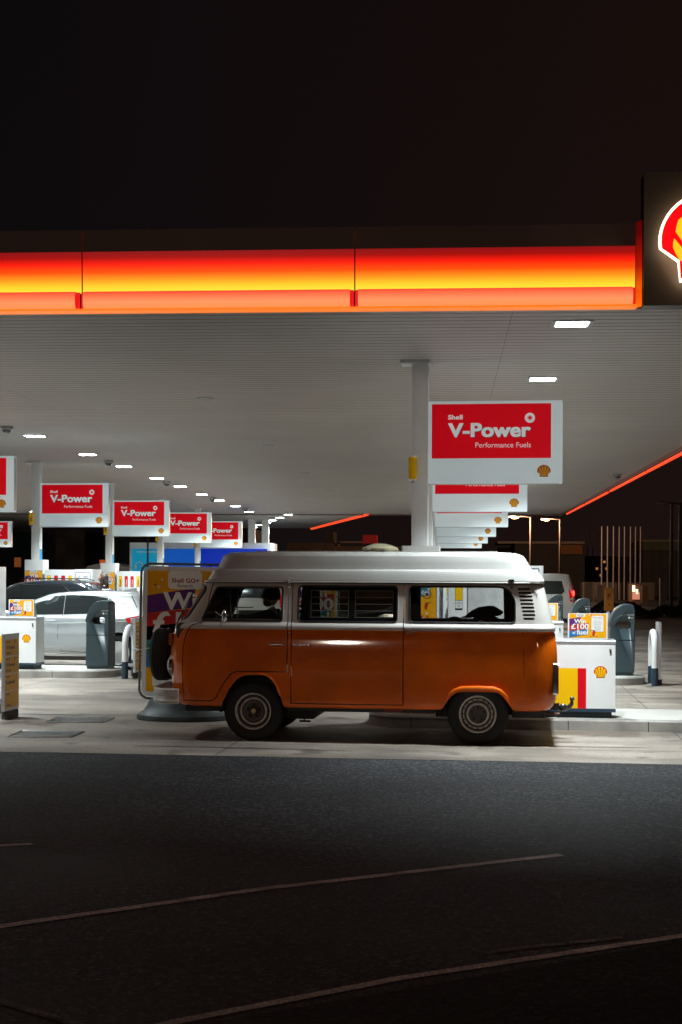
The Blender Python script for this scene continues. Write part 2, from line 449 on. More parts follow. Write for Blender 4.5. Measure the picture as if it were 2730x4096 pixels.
worn = ground_mat('faded_road_paint', (0.05, 0.048, 0.047), (0.30, 0.28, 0.27), 14.0, 0.8, 0.8, 60, 0.5, 0.8)
stripe('road_marking', [gnd(-300, 3920), gnd(0, 4008), gnd(296, 4096), gnd(500, 4158)], 0.05, mat_=worn)
stripe('road_marking', [gnd(1940, 3815), gnd(2120, 3790), gnd(2500, 3752)], 0.05, mat_=worn)
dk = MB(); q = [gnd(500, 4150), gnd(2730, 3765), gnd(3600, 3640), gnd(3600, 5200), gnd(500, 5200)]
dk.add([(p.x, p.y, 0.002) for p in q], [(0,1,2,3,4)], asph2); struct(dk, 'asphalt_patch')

# drain covers let into the slab
def drain(c, lab):
    P = [gnd(*p, z=0.006) for p in c]     # near-left, far-left, far-right, near-right
    t = thing('drain_cover', lab, 'drain', P[0].lerp(P[2], 0.5), 0, 'drain covers in the forecourt')
    o = t.location.copy(); o.z = 0
    fr = MB(); hole = MB()
    hole.add([(p.x - o.x, p.y - o.y, 0.001) for p in P], [(0,1,2,3)], mat('drain_hole', (0.01, 0.01, 0.01), 0.9))
    for a, b in ((0,1),(1,2),(2,3),(3,0)):
        A_, B_ = P[a] - o, P[b] - o; A_.z = B_.z = 0.004
        fr.tube([A_, B_], 0.012, steel, 4)
    bars = MB(); n = 22
    for i in range(1, n):
        A_ = P[0].lerp(P[3], i/n) - o; B_ = P[1].lerp(P[2], i/n) - o; A_.z = B_.z = 0.006
        d = (P[3] - P[0]).normalized() * 0.011
        bars.add([A_ - d, A_ + d, B_ + d, B_ - d], [(0,1,2,3)], mat('cast_iron', (0.20, 0.20, 0.19), 0.45, 0.7, noise=0.3, nscale=20))
    t.location.z = 0.005
    hole.build('sump', t); fr.build('frame', t); bars.build('grating', t)
drain([(36,2948),(89,2925),(337,2928),(286,2949)], 'steel slotted drain cover nearest the road edge')
drain([(185,2890),(232,2871),(458,2872),(415,2890)], 'steel slotted drain cover beside the black sign base')

# ================================================================ CANOPY
ZC = 4.46
CA, CB = gnd(0, 1254, ZC), gnd(2560, 1233, ZC)
cu_ = (CB - CA).normalized()
def K(s, t, z): p = CB + cu_ * s + Vector((0, 1, 0)) * t; return (p.x, p.y, z)   # s along the front edge, t into the depth
xr_edge = gnd(2730, 1808, 4.40).x
s_r = (xr_edge - CB.x) / cu_.x
t_back = 59.5 - CB.y
S0 = -34.0
canopy = thing('fuel_canopy', 'long flat forecourt canopy with a glowing red and yellow front edge', 'canopy', (0, 0, 0))
ceil_m = mat('ceiling_cladding', (0.45, 0.42, 0.395), 0.5, noise=0.16, nscale=0.5)
groove = mat('cladding_groove', (0.25, 0.235, 0.22), 0.8)
ce = MB(); pitch = 0.2; t = 0.02
while t < t_back - 0.3:
    a, b = t, min(t + pitch - 0.022, t_back - 0.2)
    ce.add([K(S0, a, ZC), K(s_r - 0.12, a, ZC), K(s_r - 0.12, b, ZC), K(S0, b, ZC)], [(0,1,2,3)], ceil_m)
    c_ = b + 0.011
    ce.add([K(S0, b, ZC), K(s_r - 0.12, b, ZC), K(s_r - 0.12, c_, ZC + 0.02), K(S0, c_, ZC + 0.02)], [(0,1,2,3)], groove)
    ce.add([K(S0, c_, ZC + 0.02), K(s_r - 0.12, c_, ZC + 0.02), K(s_r - 0.12, b + 0.022, ZC), K(S0, b + 0.022, ZC)], [(0,1,2,3)], groove)
    t += pitch
ce.build('ceiling', canopy)
sm = MB()
for X0 in (-24.0, -15.5, -8.2, -1.25):
    sm.add([K(X0, 0.1, ZC - 0.002), K(X0 + 0.008, 0.1, ZC - 0.002), K(X0 + 0.008, t_back - 0.3, ZC - 0.002), K(X0, t_back - 0.3, ZC - 0.002)], [(0,1,2,3)], groove)
sm.build('ceiling_seam', canopy)
roofm = mat('canopy_dark_cladding', (0.17, 0.11, 0.10), 0.45, noise=0.15, nscale=1.5)
rf = MB()
rf.add([K(S0, 0.25, 5.30), K(s_r, 0.25, 5.30), K(s_r, t_back, 5.30), K(S0, t_back, 5.30)], [(0,1,2,3)], roofm)
rf.add([K(s_r, 0.02, ZC), K(s_r, t_back, ZC), K(s_r, t_back, 5.3), K(s_r, 0.02, 5.3)], [(0,1,2,3)], roofm)
rf.add([K(S0, t_back, ZC - 0.05), K(s_r, t_back, ZC - 0.05), K(s_r, t_back, 5.3), K(S0, t_back, 5.3)], [(0,1,2,3)], roofm)
rf.add([K(s_r - 0.12, 0.02, ZC), K(s_r, 0.02, ZC - 0.02), K(s_r, t_back, ZC - 0.02), K(s_r - 0.12, t_back, ZC)], [(0,1,2,3)], roofm)
rf.build('roof', canopy)

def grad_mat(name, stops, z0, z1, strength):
    """emissive panel with a light gradient painted over its height"""
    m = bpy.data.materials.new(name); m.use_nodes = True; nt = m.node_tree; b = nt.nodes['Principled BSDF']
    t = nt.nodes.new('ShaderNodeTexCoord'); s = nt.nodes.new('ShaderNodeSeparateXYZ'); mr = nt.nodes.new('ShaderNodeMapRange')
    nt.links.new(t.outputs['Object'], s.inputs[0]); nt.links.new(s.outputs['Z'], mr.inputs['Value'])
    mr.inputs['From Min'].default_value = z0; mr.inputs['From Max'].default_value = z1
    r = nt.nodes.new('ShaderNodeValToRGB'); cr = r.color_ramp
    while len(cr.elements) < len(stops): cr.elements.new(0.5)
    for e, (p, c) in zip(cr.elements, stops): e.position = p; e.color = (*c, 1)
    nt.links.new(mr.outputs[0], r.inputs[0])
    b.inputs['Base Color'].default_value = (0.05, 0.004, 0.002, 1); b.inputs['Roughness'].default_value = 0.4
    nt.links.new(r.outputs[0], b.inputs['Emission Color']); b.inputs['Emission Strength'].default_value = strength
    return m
face_m = grad_mat('glow_ramp_fascia', [(0.0, (1.0, 0.72, 0.04)), (0.16, (1.0, 0.55, 0.02)), (0.33, (1.0, 0.27, 0.008)), (0.50, (1.0, 0.07, 0.0)), (0.70, (0.85, 0.006, 0.0)), (0.86, (0.32, 0.0, 0.0)), (1.0, (0.22, 0.001, 0.003))], 4.66, 5.07, 1.1)  # light bar's falloff up the face, painted as an emission ramp
bar_m = grad_mat('backlit_light_bar', [(0.0, (1.0, 0.27, 0.08)), (0.35, (0.98, 0.29, 0.11)), (0.75, (0.92, 0.15, 0.06)), (1.0, (0.88, 0.05, 0.03))], 4.475, 4.655, 1.0)
lip_m = mat('light_lip', (0.3, 0.05, 0.01), 0.4, emit=(1.0, 0.20, 0.01), es=0.9)
redline = mat('light_bar_cap', (0.4, 0.01, 0.01), 0.4, emit=(0.8, 0.01, 0.01), es=0.7)
def front_s(px, z=4.6):     # where a column of pixels meets the front plane
    v = ray(px, 1200); n = Vector((-cu_.y, cu_.x, 0)); k = (CB.xy - Vector((0, 0))).dot(n.xy) / v.xy.dot(n.xy)
    return (v * k - CB).dot(cu_)
js = [S0, -13.6, front_s(330), front_s(1420), front_s(2543)]
for i in range(len(js) - 1):
    a, b = js[i] + 0.006, js[i+1] - 0.006
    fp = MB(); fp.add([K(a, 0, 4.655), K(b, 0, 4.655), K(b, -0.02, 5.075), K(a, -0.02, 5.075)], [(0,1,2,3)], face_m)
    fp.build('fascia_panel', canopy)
    lb = MB()
    prof = [(-0.10, 4.48), (-0.135, 4.52), (-0.14, 4.57), (-0.135, 4.62), (-0.10, 4.655)]
    a2, b2 = a + 0.035, b - 0.035
    vs = [K(a2, y_, z_) for y_, z_ in prof] + [K(b2, y_, z_) for y_, z_ in prof]
    lb.add(vs, [(k, k+1, k+6, k+5) for k in range(4)], bar_m, True)
    lb.add([K(a2, 0, 4.655), K(b2, 0, 4.655), K(b2, -0.10, 4.655), K(a2, -0.10, 4.655)], [(0,1,2,3)], bar_m)
    for q_ in (a2, b2): lb.add([K(q_, y_, z_) for y_, z_ in prof + [(0, 4.655), (0, 4.48)]], [tuple(range(7))], redline)
    lb.add([K(a, -0.06, 4.48), K(b, -0.06, 4.48), K(b, -0.06, 4.655), K(a, -0.06, 4.655)], [(0,1,2,3)], redline)
    lb.build('light_bar', canopy)
    pp = MB(); pp.add([K(a, -0.03, 5.075), K(b, -0.03, 5.075), K(b, 0.03, 5.31), K(a, 0.03, 5.31)], [(0,1,2,3)], roofm)
    pp.add([K(a, 0.03, 5.31), K(b, 0.03, 5.31), K(b, 0.3, 5.31), K(a, 0.3, 5.31)], [(0,1,2,3)], roofm)
    pp.add([K(a, 0.0, 5.075), K(b, 0.0, 5.075), K(b, -0.03, 5.075), K(a, -0.03, 5.075)], [(0,1,2,3)], roofm)
    pp.build('parapet', canopy)
lp = MB(); lp.box((0,0,0),(0,0,0), lip_m); lp = MB()
lp.add([K(S0, -0.14, 4.455), K(js[-1], -0.14, 4.455), K(js[-1], -0.14, 4.475), K(S0, -0.14, 4.475)], [(0,1,2,3)], lip_m)
lp.add([K(S0, -0.14, 4.455), K(js[-1], -0.14, 4.455), K(js[-1], 0.02, 4.452), K(S0, 0.02, 4.452)], [(0,1,2,3)], lip_m)
lp.add([K(S0, -0.14, 4.475), K(js[-1], -0.14, 4.475), K(js[-1], -0.06, 4.478), K(S0, -0.06, 4.478)], [(0,1,2,3)], lip_m)
lp.build('edge_lip', canopy)
ret_m = grad_mat('glow_ramp_return_panel', [(0.0, (1.0, 0.16, 0.004)), (0.3, (0.75, 0.06, 0.0)), (0.55, (0.35, 0.008, 0.0)), (1.0, (0.09, 0.001, 0.001))], 4.46, 5.20, 0.9)  # bar light on this plain panel, painted in as emission
rp_ = MB(); rp_.add([K(js[-1], 0.0, 4.46), K(front_s(2563), -0.10, 4.46), K(front_s(2563), -0.10, 5.31), K(js[-1], 0.0, 5.31)], [(0,1,2,3)], ret_m); rp_.build('return_panel', canopy)
# side light bar running back along the right edge
sb_m = mat('side_light_bar', (0.4, 0.01, 0.01), 0.4, emit=(1.0, 0.085, 0.02), es=0.9)
brk = mat('bracket_grey', (0.35, 0.34, 0.30), 0.5)
dgap = gnd(2330, 2010, 4.42)
for (t0, t1) in ((1.5, 4.6), (4.65, 12.4), (12.6, 20.6), (20.8, 28.3), (28.9, 35.5), (35.9, 43.2)):
    lb = MB(); a, b = K(s_r + 0.01, t0, 4.37), K(s_r + 0.09, t1, 4.44)
    lb.box((a[0], a[1], 4.37), (a[0] + 0.06, b[1], 4.42), sb_m); lb.build('light_bar', canopy)

# illuminated emblem box on the corner
TX0, TX1 = front_s(2566), front_s(2566) + 1.34
tb = thing('emblem_sign', 'dark square canopy sign with a backlit red and yellow shell', 'sign', K(TX0, -0.16, 0), math.atan2(cu_.y, cu_.x))
panel_m = mat('emblem_panel', (0.045, 0.032, 0.026), 0.45, noise=0.1, nscale=5)
mb = MB(); mb.rbox((0, 0, 4.455), (1.34, 0.22, 5.765), panel_m, 0.01, 2, 'y'); mb.build('panel', tb)
em_w = mat('emblem_halo', (0.9, 0.8, 0.6), 0.4, emit=(1.0, 0.80, 0.50), es=2.6)
em_r = mat('emblem_red', (0.6, 0.0, 0.01), 0.4, emit=(0.90, 0.0, 0.004), es=1.0)
em_y = mat('emblem_yellow', (0.8, 0.5, 0.0), 0.4, emit=(1.0, 0.56, 0.012), es=0.95)
mb = MB(); art = Art(mb, (0.67, -0.05, 5.10), step=0.004)
def out(k, a=0, b=0):
    pts = [(k*math.cos(R(-10+200*i/24)), k*math.sin(R(-10+200*i/24)) * (0.94 if i > 1 else 1)) for i in range(25)]
    return pts + [(-0.64*k, -0.45*k), (-0.60*k, -0.88*k), (0.60*k, -0.88*k), (0.64*k, -0.45*k)]
mb.prism([(0.635 + x*0.510, -0.13, 5.055 + (y if y > 0 else y*.87)*0.520) for x, y in out(1.0)], (0, 0.03, 0), em_w)
mb.build('halo', tb)
mb = MB(); art = Art(mb, (0.635, -0.134, 5.055), step=0.004)
art.pecten(0, 0, 0.486, em_r, em_y, 1, 0.075, 0.19)
mb.v = [(x, y, z if z > 5.055 else 5.055 + (z - 5.055)*.87) for x, y, z in mb.v]; mb.build('emblem', tb)
hl = bpy.data.lights.new('halo_light', 'AREA'); hl.shape = 'DISK'; hl.size = 0.95; hl.energy = 3.0; hl.color = (1.0, 0.55, 0.3)
ho = bpy.data.objects.new('halo_light', hl); col.objects.link(ho); ho.parent = tb; ho.location = (0.635, -0.095, 5.03); ho.rotation_euler = (R(90), 0, 0)

# luminaires
lens_m = mat('lamp_lens', (0.9, 0.95, 1.0), 0.3, emit=(0.82, 0.97, 1.0), es=48)
frame_m = mat('lamp_frame', (0.42, 0.43, 0.42), 0.4)
def luminaire(first=None):
    t = thing('canopy_light', '', 'ceiling light', (0,0,0))
    fr = MB()
    for a, b in (((-0.215,-0.2,-0.012),(-0.175,0.2,0.0)), ((0.175,-0.2,-0.012),(0.215,0.2,0.0)), ((-0.175,-0.2,-0.012),(0.175,-0.165,0.0)), ((-0.175,0.165,-0.012),(0.175,0.2,0.0))):
        fr.box(a, b, frame_m)
    fr.build('frame', t)
    l = MB(); l.box((-0.160,-0.125,-0.012), (0.160,0.125,-0.003), lens_m); l.box((-0.175,-0.165,-0.002), (0.175,0.165,-0.0005), frame_m); l.build('lens', t)
    ld = bpy.data.lights.new('lamp', 'AREA'); ld.shape = 'RECTANGLE'; ld.size = 0.34; ld.size_y = 0.32
    ld.energy = LAMP_W; ld.color = (0.86, 0.98, 1.0); ld.spread = R(112)
    lo = bpy.data.objects.new('lamp', ld); col.objects.link(lo); lo.parent = t; lo.location = (0, 0, -0.032)
    return t
ORD = ['nearest', 'second nearest', 'third nearest', 'fourth nearest', 'fifth nearest', 'sixth nearest', 'seventh nearest', 'eighth nearest', 'ninth nearest', 'tenth nearest', 'eleventh nearest', 'farthest']
lum0 = luminaire()
rowR = [gnd(2285, 1300, ZC) - Vector((0, .10, 0)), gnd(2172, 1515, ZC)]
rowR += [Vector((rowR[1].x, rowR[1].y + 3.65*k, ZC)) for k in range(1, 11)]
rowL = [gnd(p, q, ZC) for p, q in ((140,1743),(352,1817),(497,1865),(628,1912),(722,1945),(809,1977),(877,2001),(942,2024),(997,2046))]
y0 = rowL[0].y
rowL = [Vector((rowL[0].x, y0 - 3.65*k, ZC)) for k in (3, 2, 1)] + rowL
rowLL = [Vector((-16.75, v.y + 0.2, ZC)) for v in rowL]
used = False
for row, nm in ((rowR, 'right-hand'), (rowL, 'middle'), (rowLL, 'left-hand')):
    for k, p in enumerate(row):
        o = lum0 if not used else copy_tree(lum0)
        used = True
        o.location = (p.x, p.y, ZC - 0.001)
        if nm == 'middle' and k >= 3: o['label'] = 'glowing white ceiling light, %s of the visible row over the left pumps' % ORD[k-3]
        elif nm == 'right-hand' and k < 2: o['label'] = ('larger nearest glowing ceiling light by the emblem sign' if k == 0 else 'glowing ceiling light just above the large red pump sign')
        else: o['label'] = 'white square ceiling light in the %s row, %s in its row' % (nm, ORD[min(k, 11)])
        o['group'] = 'canopy ceiling lights'
# dome cameras and small round vents on the ceiling
domes = [(29,1713,'above the left edge of the view'), (435,1850,'between the second and third left lights'), (668,1935,'beside the fourth left light'), (852,1998,'beside the seventh left light'), (983,2040,'beside the farthest left light'), (2470,1903,'near the right edge of the canopy')]
d0 = None
for px, py, w in domes:
    p = gnd(px, py - 8, ZC)
    if d0 is None:
        d0 = thing('dome_camera', '', 'camera', p, 0, 'ceiling dome cameras')
        m1 = MB(); m1.lathe([(0.11, 0.0), (0.11, -0.05), (0.085, -0.065)], mat('camera_housing', (0.35, 0.35, 0.34), 0.5), n=20); m1.build('housing', d0)
        m1 = MB(); m1.lathe([(0.08, -0.06), (0.075, -0.09), (0.05, -0.12), (0.0, -0.135)], gdark, n=20); m1.build('dome', d0); o = d0
    else: o = copy_tree(d0)
    o.location = (p.x, p.y, ZC); o['label'] = 'small dark dome camera under the canopy, ' + w
for px, py, w in ((825,1592,'nearest of the four'), (1080,1780,'second nearest of the four'), (1224,1889,'third of the four'), (1325,1962,'farthest of the four')):
    p = gnd(px, py, ZC); m1 = MB(); m1.lathe([(0.0, -0.004), (0.10, -0.004), (0.12, -0.02), (0.13, -0.02), (0.14, 0.0)], frame_m, n=20)
    o = m1.build('ceiling_speaker'); o.location = (p.x, p.y, ZC); tag(o, 'round flush ceiling speaker over the drive lane, ' + w, 'speaker', 'flush ceiling speakers')

# second canopy farther back
q = [gnd(1461, 2055, ZC), gnd(1240, 2113, ZC)]
c2 = thing('rear_canopy', 'lower grey canopy far behind with a thin red light edge', 'canopy')
mb = MB(); xl = -34
pl = [(xl, q[0].y, ZC), (q[0].x, q[0].y, ZC), (q[1].x, q[1].y, ZC), (xl, q[1].y, ZC)]
mb.add(pl, [(0,1,2,3)], ceil_m); mb.build('ceiling', c2)
mb = MB(); mb.add([(a, b, 5.2) for a, b, c in pl], [(0,1,2,3)], roofm)
mb.add([(q[1].x, q[1].y, ZC), (xl, q[1].y, ZC), (xl, q[1].y, 5.2), (q[1].x, q[1].y, 5.2)], [(0,1,2,3)], roofm); mb.build('roof', c2)
mb = MB(); mb.tube([q[0] + Vector((0.1, 0, 0)), q[1] + Vector((0.1, 0, 0))], 0.09, sb_m, 6); mb.build('light_bar', c2)
mb = MB()
for px in (1007, 1061):
    p = gnd(px, 2314 + 5689*1.766/66.0); mb.box((p.x - 0.15, p.y - 0.15, 0), (p.x + 0.15, p.y + 0.15, ZC), white)
    mb2 = MB(); mb2.box((p.x - 0.15, p.y - 0.15, 0), (p.x + 0.15, p.y + 0.15, ZC), white); mb2.build('column', c2)
for i, (px, py) in enumerate(((1155,2057),(1120,2069),(1090,2080),(1070,2090),(1036,2099),(1017,2108))):
    p = gnd(px, py, ZC)
    o = copy_tree(lum0); o.location = (p.x, p.y, ZC - 0.01); o['label'] = 'tiny glowing light under the rear canopy, %s of six' % ['first', 'second', 'third', 'fourth', 'fifth', 'last'][i]
    o['group'] = 'rear canopy lights'

# ================================================================ PUMP ISLANDS
BETA = R(2.7)
def station(i, j):
    x = -0.29 - 9.2*j; y = 17.65 + 7.3*(i-1) + 9.2*j*math.tan(BETA)
    return Vector((x, y, 0))
def frame(i, j, name, label, cat, group=None):
    return thing(name, label, cat, station(i, j), -BETA, group)
NEAR = ['', 'nearest', 'second nearest', 'third', 'fourth', 'fifth', 'farthest']
ROW = ['right-hand', 'middle left', 'far left']

def poster_art(A, w, h, wide=True):
    """'Win 100 of fuel' poster: amber sheet, slanted purple / red / blue bands, lettering"""
    A.rect(0, 0, w, h, amber, 1)
    if wide:
        bw = w * 0.56
        A.poly([(0, h*.52), (bw*.55, h*.60), (bw*.55, h*.86), (0, h*.79)], purple, 2)
        A.poly([(0, h*.28), (bw*.93, h*.38), (bw*.93, h*.62), (0, h*.53)], posred, 3)
        A.poly([(0, h*.02), (bw*.93, h*.16), (bw*.93, h*.36), (0, h*.27)], blue, 4)
        A.text('Win', w*.13, h*.61, w*.45, h*.79, paper, 6, .03)
        A.text('£100', w*.05, h*.36, w*.53, h*.59, paper, 6, .03)
        A.text('of', w*.08, h*.15, w*.17, h*.27, paper, 6, .03)
        A.text('fuel', w*.20, h*.13, w*.51, h*.35, paper, 6, .03)
        A.rr(w*.18, h*.87, w*.43, h*1.0, h*.04, paper, 2)
        A.text('Shell GO+', w*.21, h*.93, w*.40, h*.975, ink, 3, .02)
        A.text('Rewards', w*.24, h*.88, w*.37, h*.92, ink, 3)
        A.rr(w*.60, h*.26, w*.92, h*.92, h*.05, paper, 2)
        A.text('100s of winners', w*.62, h*.84, w*.90, h*.88, inkred, 3)
        A.text('every week!', w*.66, h*.78, w*.87, h*.82, inkred, 3)
        for k, s_ in enumerate(('Spend £10 or', 'more on fuel and', 'scan your Shell App', 'to enter the draw.', 'Download the', 'Shell App and', 'register with', 'Shell GO+', 'Rewards today.')):
            yy = h * (.70 - .048*k - (.03 if k > 3 else 0)); ww = w * (.018 * len(s_)) / 2
            A.text(s_, w*.76 - ww*.72, yy, w*.76 + ww*.72, yy + h*.028, ink, 3)
        nz = (w*.66, h*.20)
        A.pecten(w*.88, h*.11, h*.05, posred, yellow, 2, .06, .12)
    else:
        A.poly([(0, h*.70), (w*.6, h*.765), (w*.6, h*.86), (0, h*.81)], purple, 2)
        A.poly([(0, h*.55), (w*.93, h*.63), (w*.93, h*.78), (0, h*.71)], posred, 3)
        A.poly([(0, h*.41), (w*.83, h*.46), (w*.83, h*.62), (0, h*.56)], teal, 4)
        A.text('Win', w*.26, h*.77, w*.76, h*.90, paper, 6, .03)
        A.text('£100', w*.08, h*.615, w*.90, h*.755, paper, 6, .03)
        A.text('fuel', w*.26, h*.465, w*.80, h*.60, paper, 6, .03)
        A.text('of', w*.10, h*.475, w*.22, h*.545, paper, 6, .03)
        A.rr(w*.28, h*.93, w*.72, h*1.0, h*.02, paper, 2)
        A.text('Rewards', w*.38, h*.942, w*.62, h*.962, ink, 3)
        A.rr(w*.04, h*.08, w*.52, h*.39, h*.03, mat('poster_cream', (0.72, 0.62, 0.40), .5), 2)
        A.text('100s of winners', w*.07, h*.33, w*.48, h*.355, inkred, 3)
        A.text('every week!', w*.10, h*.285, w*.44, h*.315, inkred, 3)
        for k in range(5): A.text('to enter the draw today', w*.08, h*(.245 - .03*k - (.015 if k > 1 else 0)), w*.46, h*(.258 - .03*k - (.015 if k > 1 else 0)), ink, 3)
        nz = (w*.70, h*.26)
        A.pecten(w*.88, h*.10, w*.075, posred, yellow, 2, .06, .12)
    k = h * (.11 if wide else .06)     # little red fuel nozzle
    A.poly([(nz[0]-k*.5, nz[1]-k), (nz[0]+k*.2, nz[1]-k*1.3), (nz[0]+k*.7, nz[1]+k*.6), (nz[0]+k*.3, nz[1]+k*1.2), (nz[0]-k*.4, nz[1]+k*.8)], posred, 3)
    A.poly([(nz[0]+k*.3, nz[1]+k*1.2), (nz[0]+k*.2, nz[1]+k*.9), (nz[0]+k*1.7, nz[1]+k*1.0), (nz[0]+k*1.7, nz[1]+k*1.25)] if not wide else [(nz[0]-k*.2, nz[1]+k*.8), (nz[0]+k*.0, nz[1]+k*1.1), (nz[0]-k*1.3, nz[1]+k*1.3), (nz[0]-k*1.3, nz[1]+k*1.1)], steel, 4)
    rnd = random.Random(3)
    for k in range(7):
        a, b = rnd.uniform(.03, .97)*w, rnd.choice([rnd.uniform(.9, .98), rnd.uniform(.03, .12), rnd.uniform(.85, .96)])*h
        c = h*.008; m_ = rnd.choice([paper, posred])
        A.rect(a-3*c, b-c, a+3*c, b+c, m_, 5); A.rect(a-c, b-3*c, a+c, b+3*c, m_, 5)

# --- island
def island_mesh():
    mb = MB(); pts = rrect(-0.6, -0.80, 3.74, 0.80, 0.55, 7)
    mb.prism([(x, y, -0.02) for x, y in pts], (0, 0, 0.135), concrete_k)
    top = rrect(-0.585, -0.785, 3.725, 0.785, 0.535, 7)
    kerb_in = rrect(-0.47, -0.67, 3.61, 0.67, 0.42, 7)
    n = len(top)
    mb.add([(x, y, 0.115) for x, y in pts] + [(x, y, 0.128) for x, y in top], [(i, (i+1) % n, n + (i+1) % n, n + i) for i in range(n)], concrete_k, True)
    mb.add([(x, y, 0.128) for x, y in top], [tuple(range(n))], concrete_k)
    mb.add([(x, y, 0.131) for x, y in kerb_in], [tuple(range(n))], islandtop)
    for x in (-0.05, 0.87, 1.79, 2.71): mb.box((x, -0.8025, 0.0), (x + 0.01, -0.80, 0.118), joint)
    return mb
isl0 = None
for j in range(3):
    for i in range(1, 7):
        if j == 2 and i < 6: continue
        if isl0 is None: o = island_mesh().build('pump_island'); isl0 = o
        else: o = isl0.copy(); col.objects.link(o)
        o.location = station(i, j); o.rotation_euler = (0, 0, -BETA)
        tag(o, 'raised concrete pump island with kerb, %s in the %s row' % (NEAR[i], ROW[j]), 'kerb island', 'concrete pump islands')

# --- column with number lamp, hanging sign
def make_column(side):
    t = thing('canopy_column', '', 'column')
    mb = MB(); mb.rbox((-0.10, -0.10, 0.131), (0.10, 0.10, ZC - 0.04), white, 0.012, 2); mb.build('shaft', t)
    mb = MB(); mb.box((-0.24, -0.16, ZC - 0.04), (0.13, 0.16, ZC - 0.004), white); mb.build('head_plate', t)
    mb = MB(); mb.lathe([(0.052, 0.0), (0.052, 0.27)], yellow, (-0.085, -0.155, 2.99), n=20); nb = mb.build('pump_number', t)
    mb = MB(); mb.lathe([(0.0, -0.015), (0.054, -0.015), (0.054, 0.0)], white, (-0.085, -0.155, 2.99), n=20)
    mb.lathe([(0.054, 0.0), (0.054, 0.015), (0.0, 0.015)], white, (-0.085, -0.155, 3.26), n=20)
    mb.box((-0.10, -0.13, 2.95), (-0.07, -0.09, 2.985), steel); mb.build('bracket', nb)
    if side:
        mb = MB(); A = Art(mb, (-0.085, -0.209, 3.1), step=0.001); A.text('16', 0.0, -0.03, 0.04, 0.07, ink, 1, .02); mb.build('number', nb)
        mb = MB(); mb.box((0.1005, -0.09, 1.75), (0.103, 0.09, 2.42), mat('sticker_blue', (0.0, 0.25, 0.45), .4)); mb.build('sticker', t)
    return t
def make_sign():
    t = thing('pump_sign', '', 'sign')
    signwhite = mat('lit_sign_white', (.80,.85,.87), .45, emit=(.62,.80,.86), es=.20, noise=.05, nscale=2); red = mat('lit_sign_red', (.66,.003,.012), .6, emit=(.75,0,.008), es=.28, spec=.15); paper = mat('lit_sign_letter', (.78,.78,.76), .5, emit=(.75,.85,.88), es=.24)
    mb = MB(); mb.rbox((0.104, -0.075, 2.94), (1.74, 0.075, 3.955), signwhite, [0.006, 0.012, 0.012, 0.006], 2, 'y'); mb.build('casing', t)
    mb = MB(); A = Art(mb, (0.10, -0.0752, 2.94), step=0.0015)
    A.rect(.045, .31, 1.50, .978, red, 1)
    sh = mat('letter_shadow', (0.02, 0.03, 0.05), .5)
    A.text('Shell', .245, .788, .423, .846, paper, 3, .035)
    A.text('V-Power', .250, .562, 1.262, .738, sh, 2, .045)
    A.text('V-Power', .245, .568, 1.256, .744, paper, 3, .045)
    A.text('Performance Fuels', .581, .441, 1.256, .504, paper, 3, .0)
    A.disc(1.243, .802, .062, paper, 3)
    pts = []
    for k in range(20):
        a = 2*math.pi*k/20; r_ = .045 if k % 2 == 0 else .017; pts.append((1.243 + r_*math.cos(a + (.25 if k % 2 else 0)), .802 + r_*math.sin(a + (.25 if k % 2 else 0))))
    A.poly(pts, red, 4)
    A.pecten(1.415, .150, .081, posred, mat('badge_yellow', (.85, .40, 0), .4), 2, .07, .12)
    mb.build('face', t)
    mb = MB(); mb.box((1.725, -0.05, 2.97), (1.742, 0.05, 3.92), alu); mb.box((0.104, -0.03, 2.932), (1.7, 0.03, 2.94), steel); mb.build('edge_trim', t)
    return t
def make_cabinet():
    t = thing('pump_column_box', '', 'cabinet')
    mb = MB(); mb.rbox((-0.21, -0.25, 0.131), (0.25, 0.13, 2.17), white, 0.02, 3); mb.build('housing', t)
    mb = MB(); A = Art(mb, (-0.185, -0.2505, 1.27)); A.rect(-.012, -.012, .412, .652, alu, 0.5); poster_art(A, .40, .64, False); mb.build('poster', t)
    return t
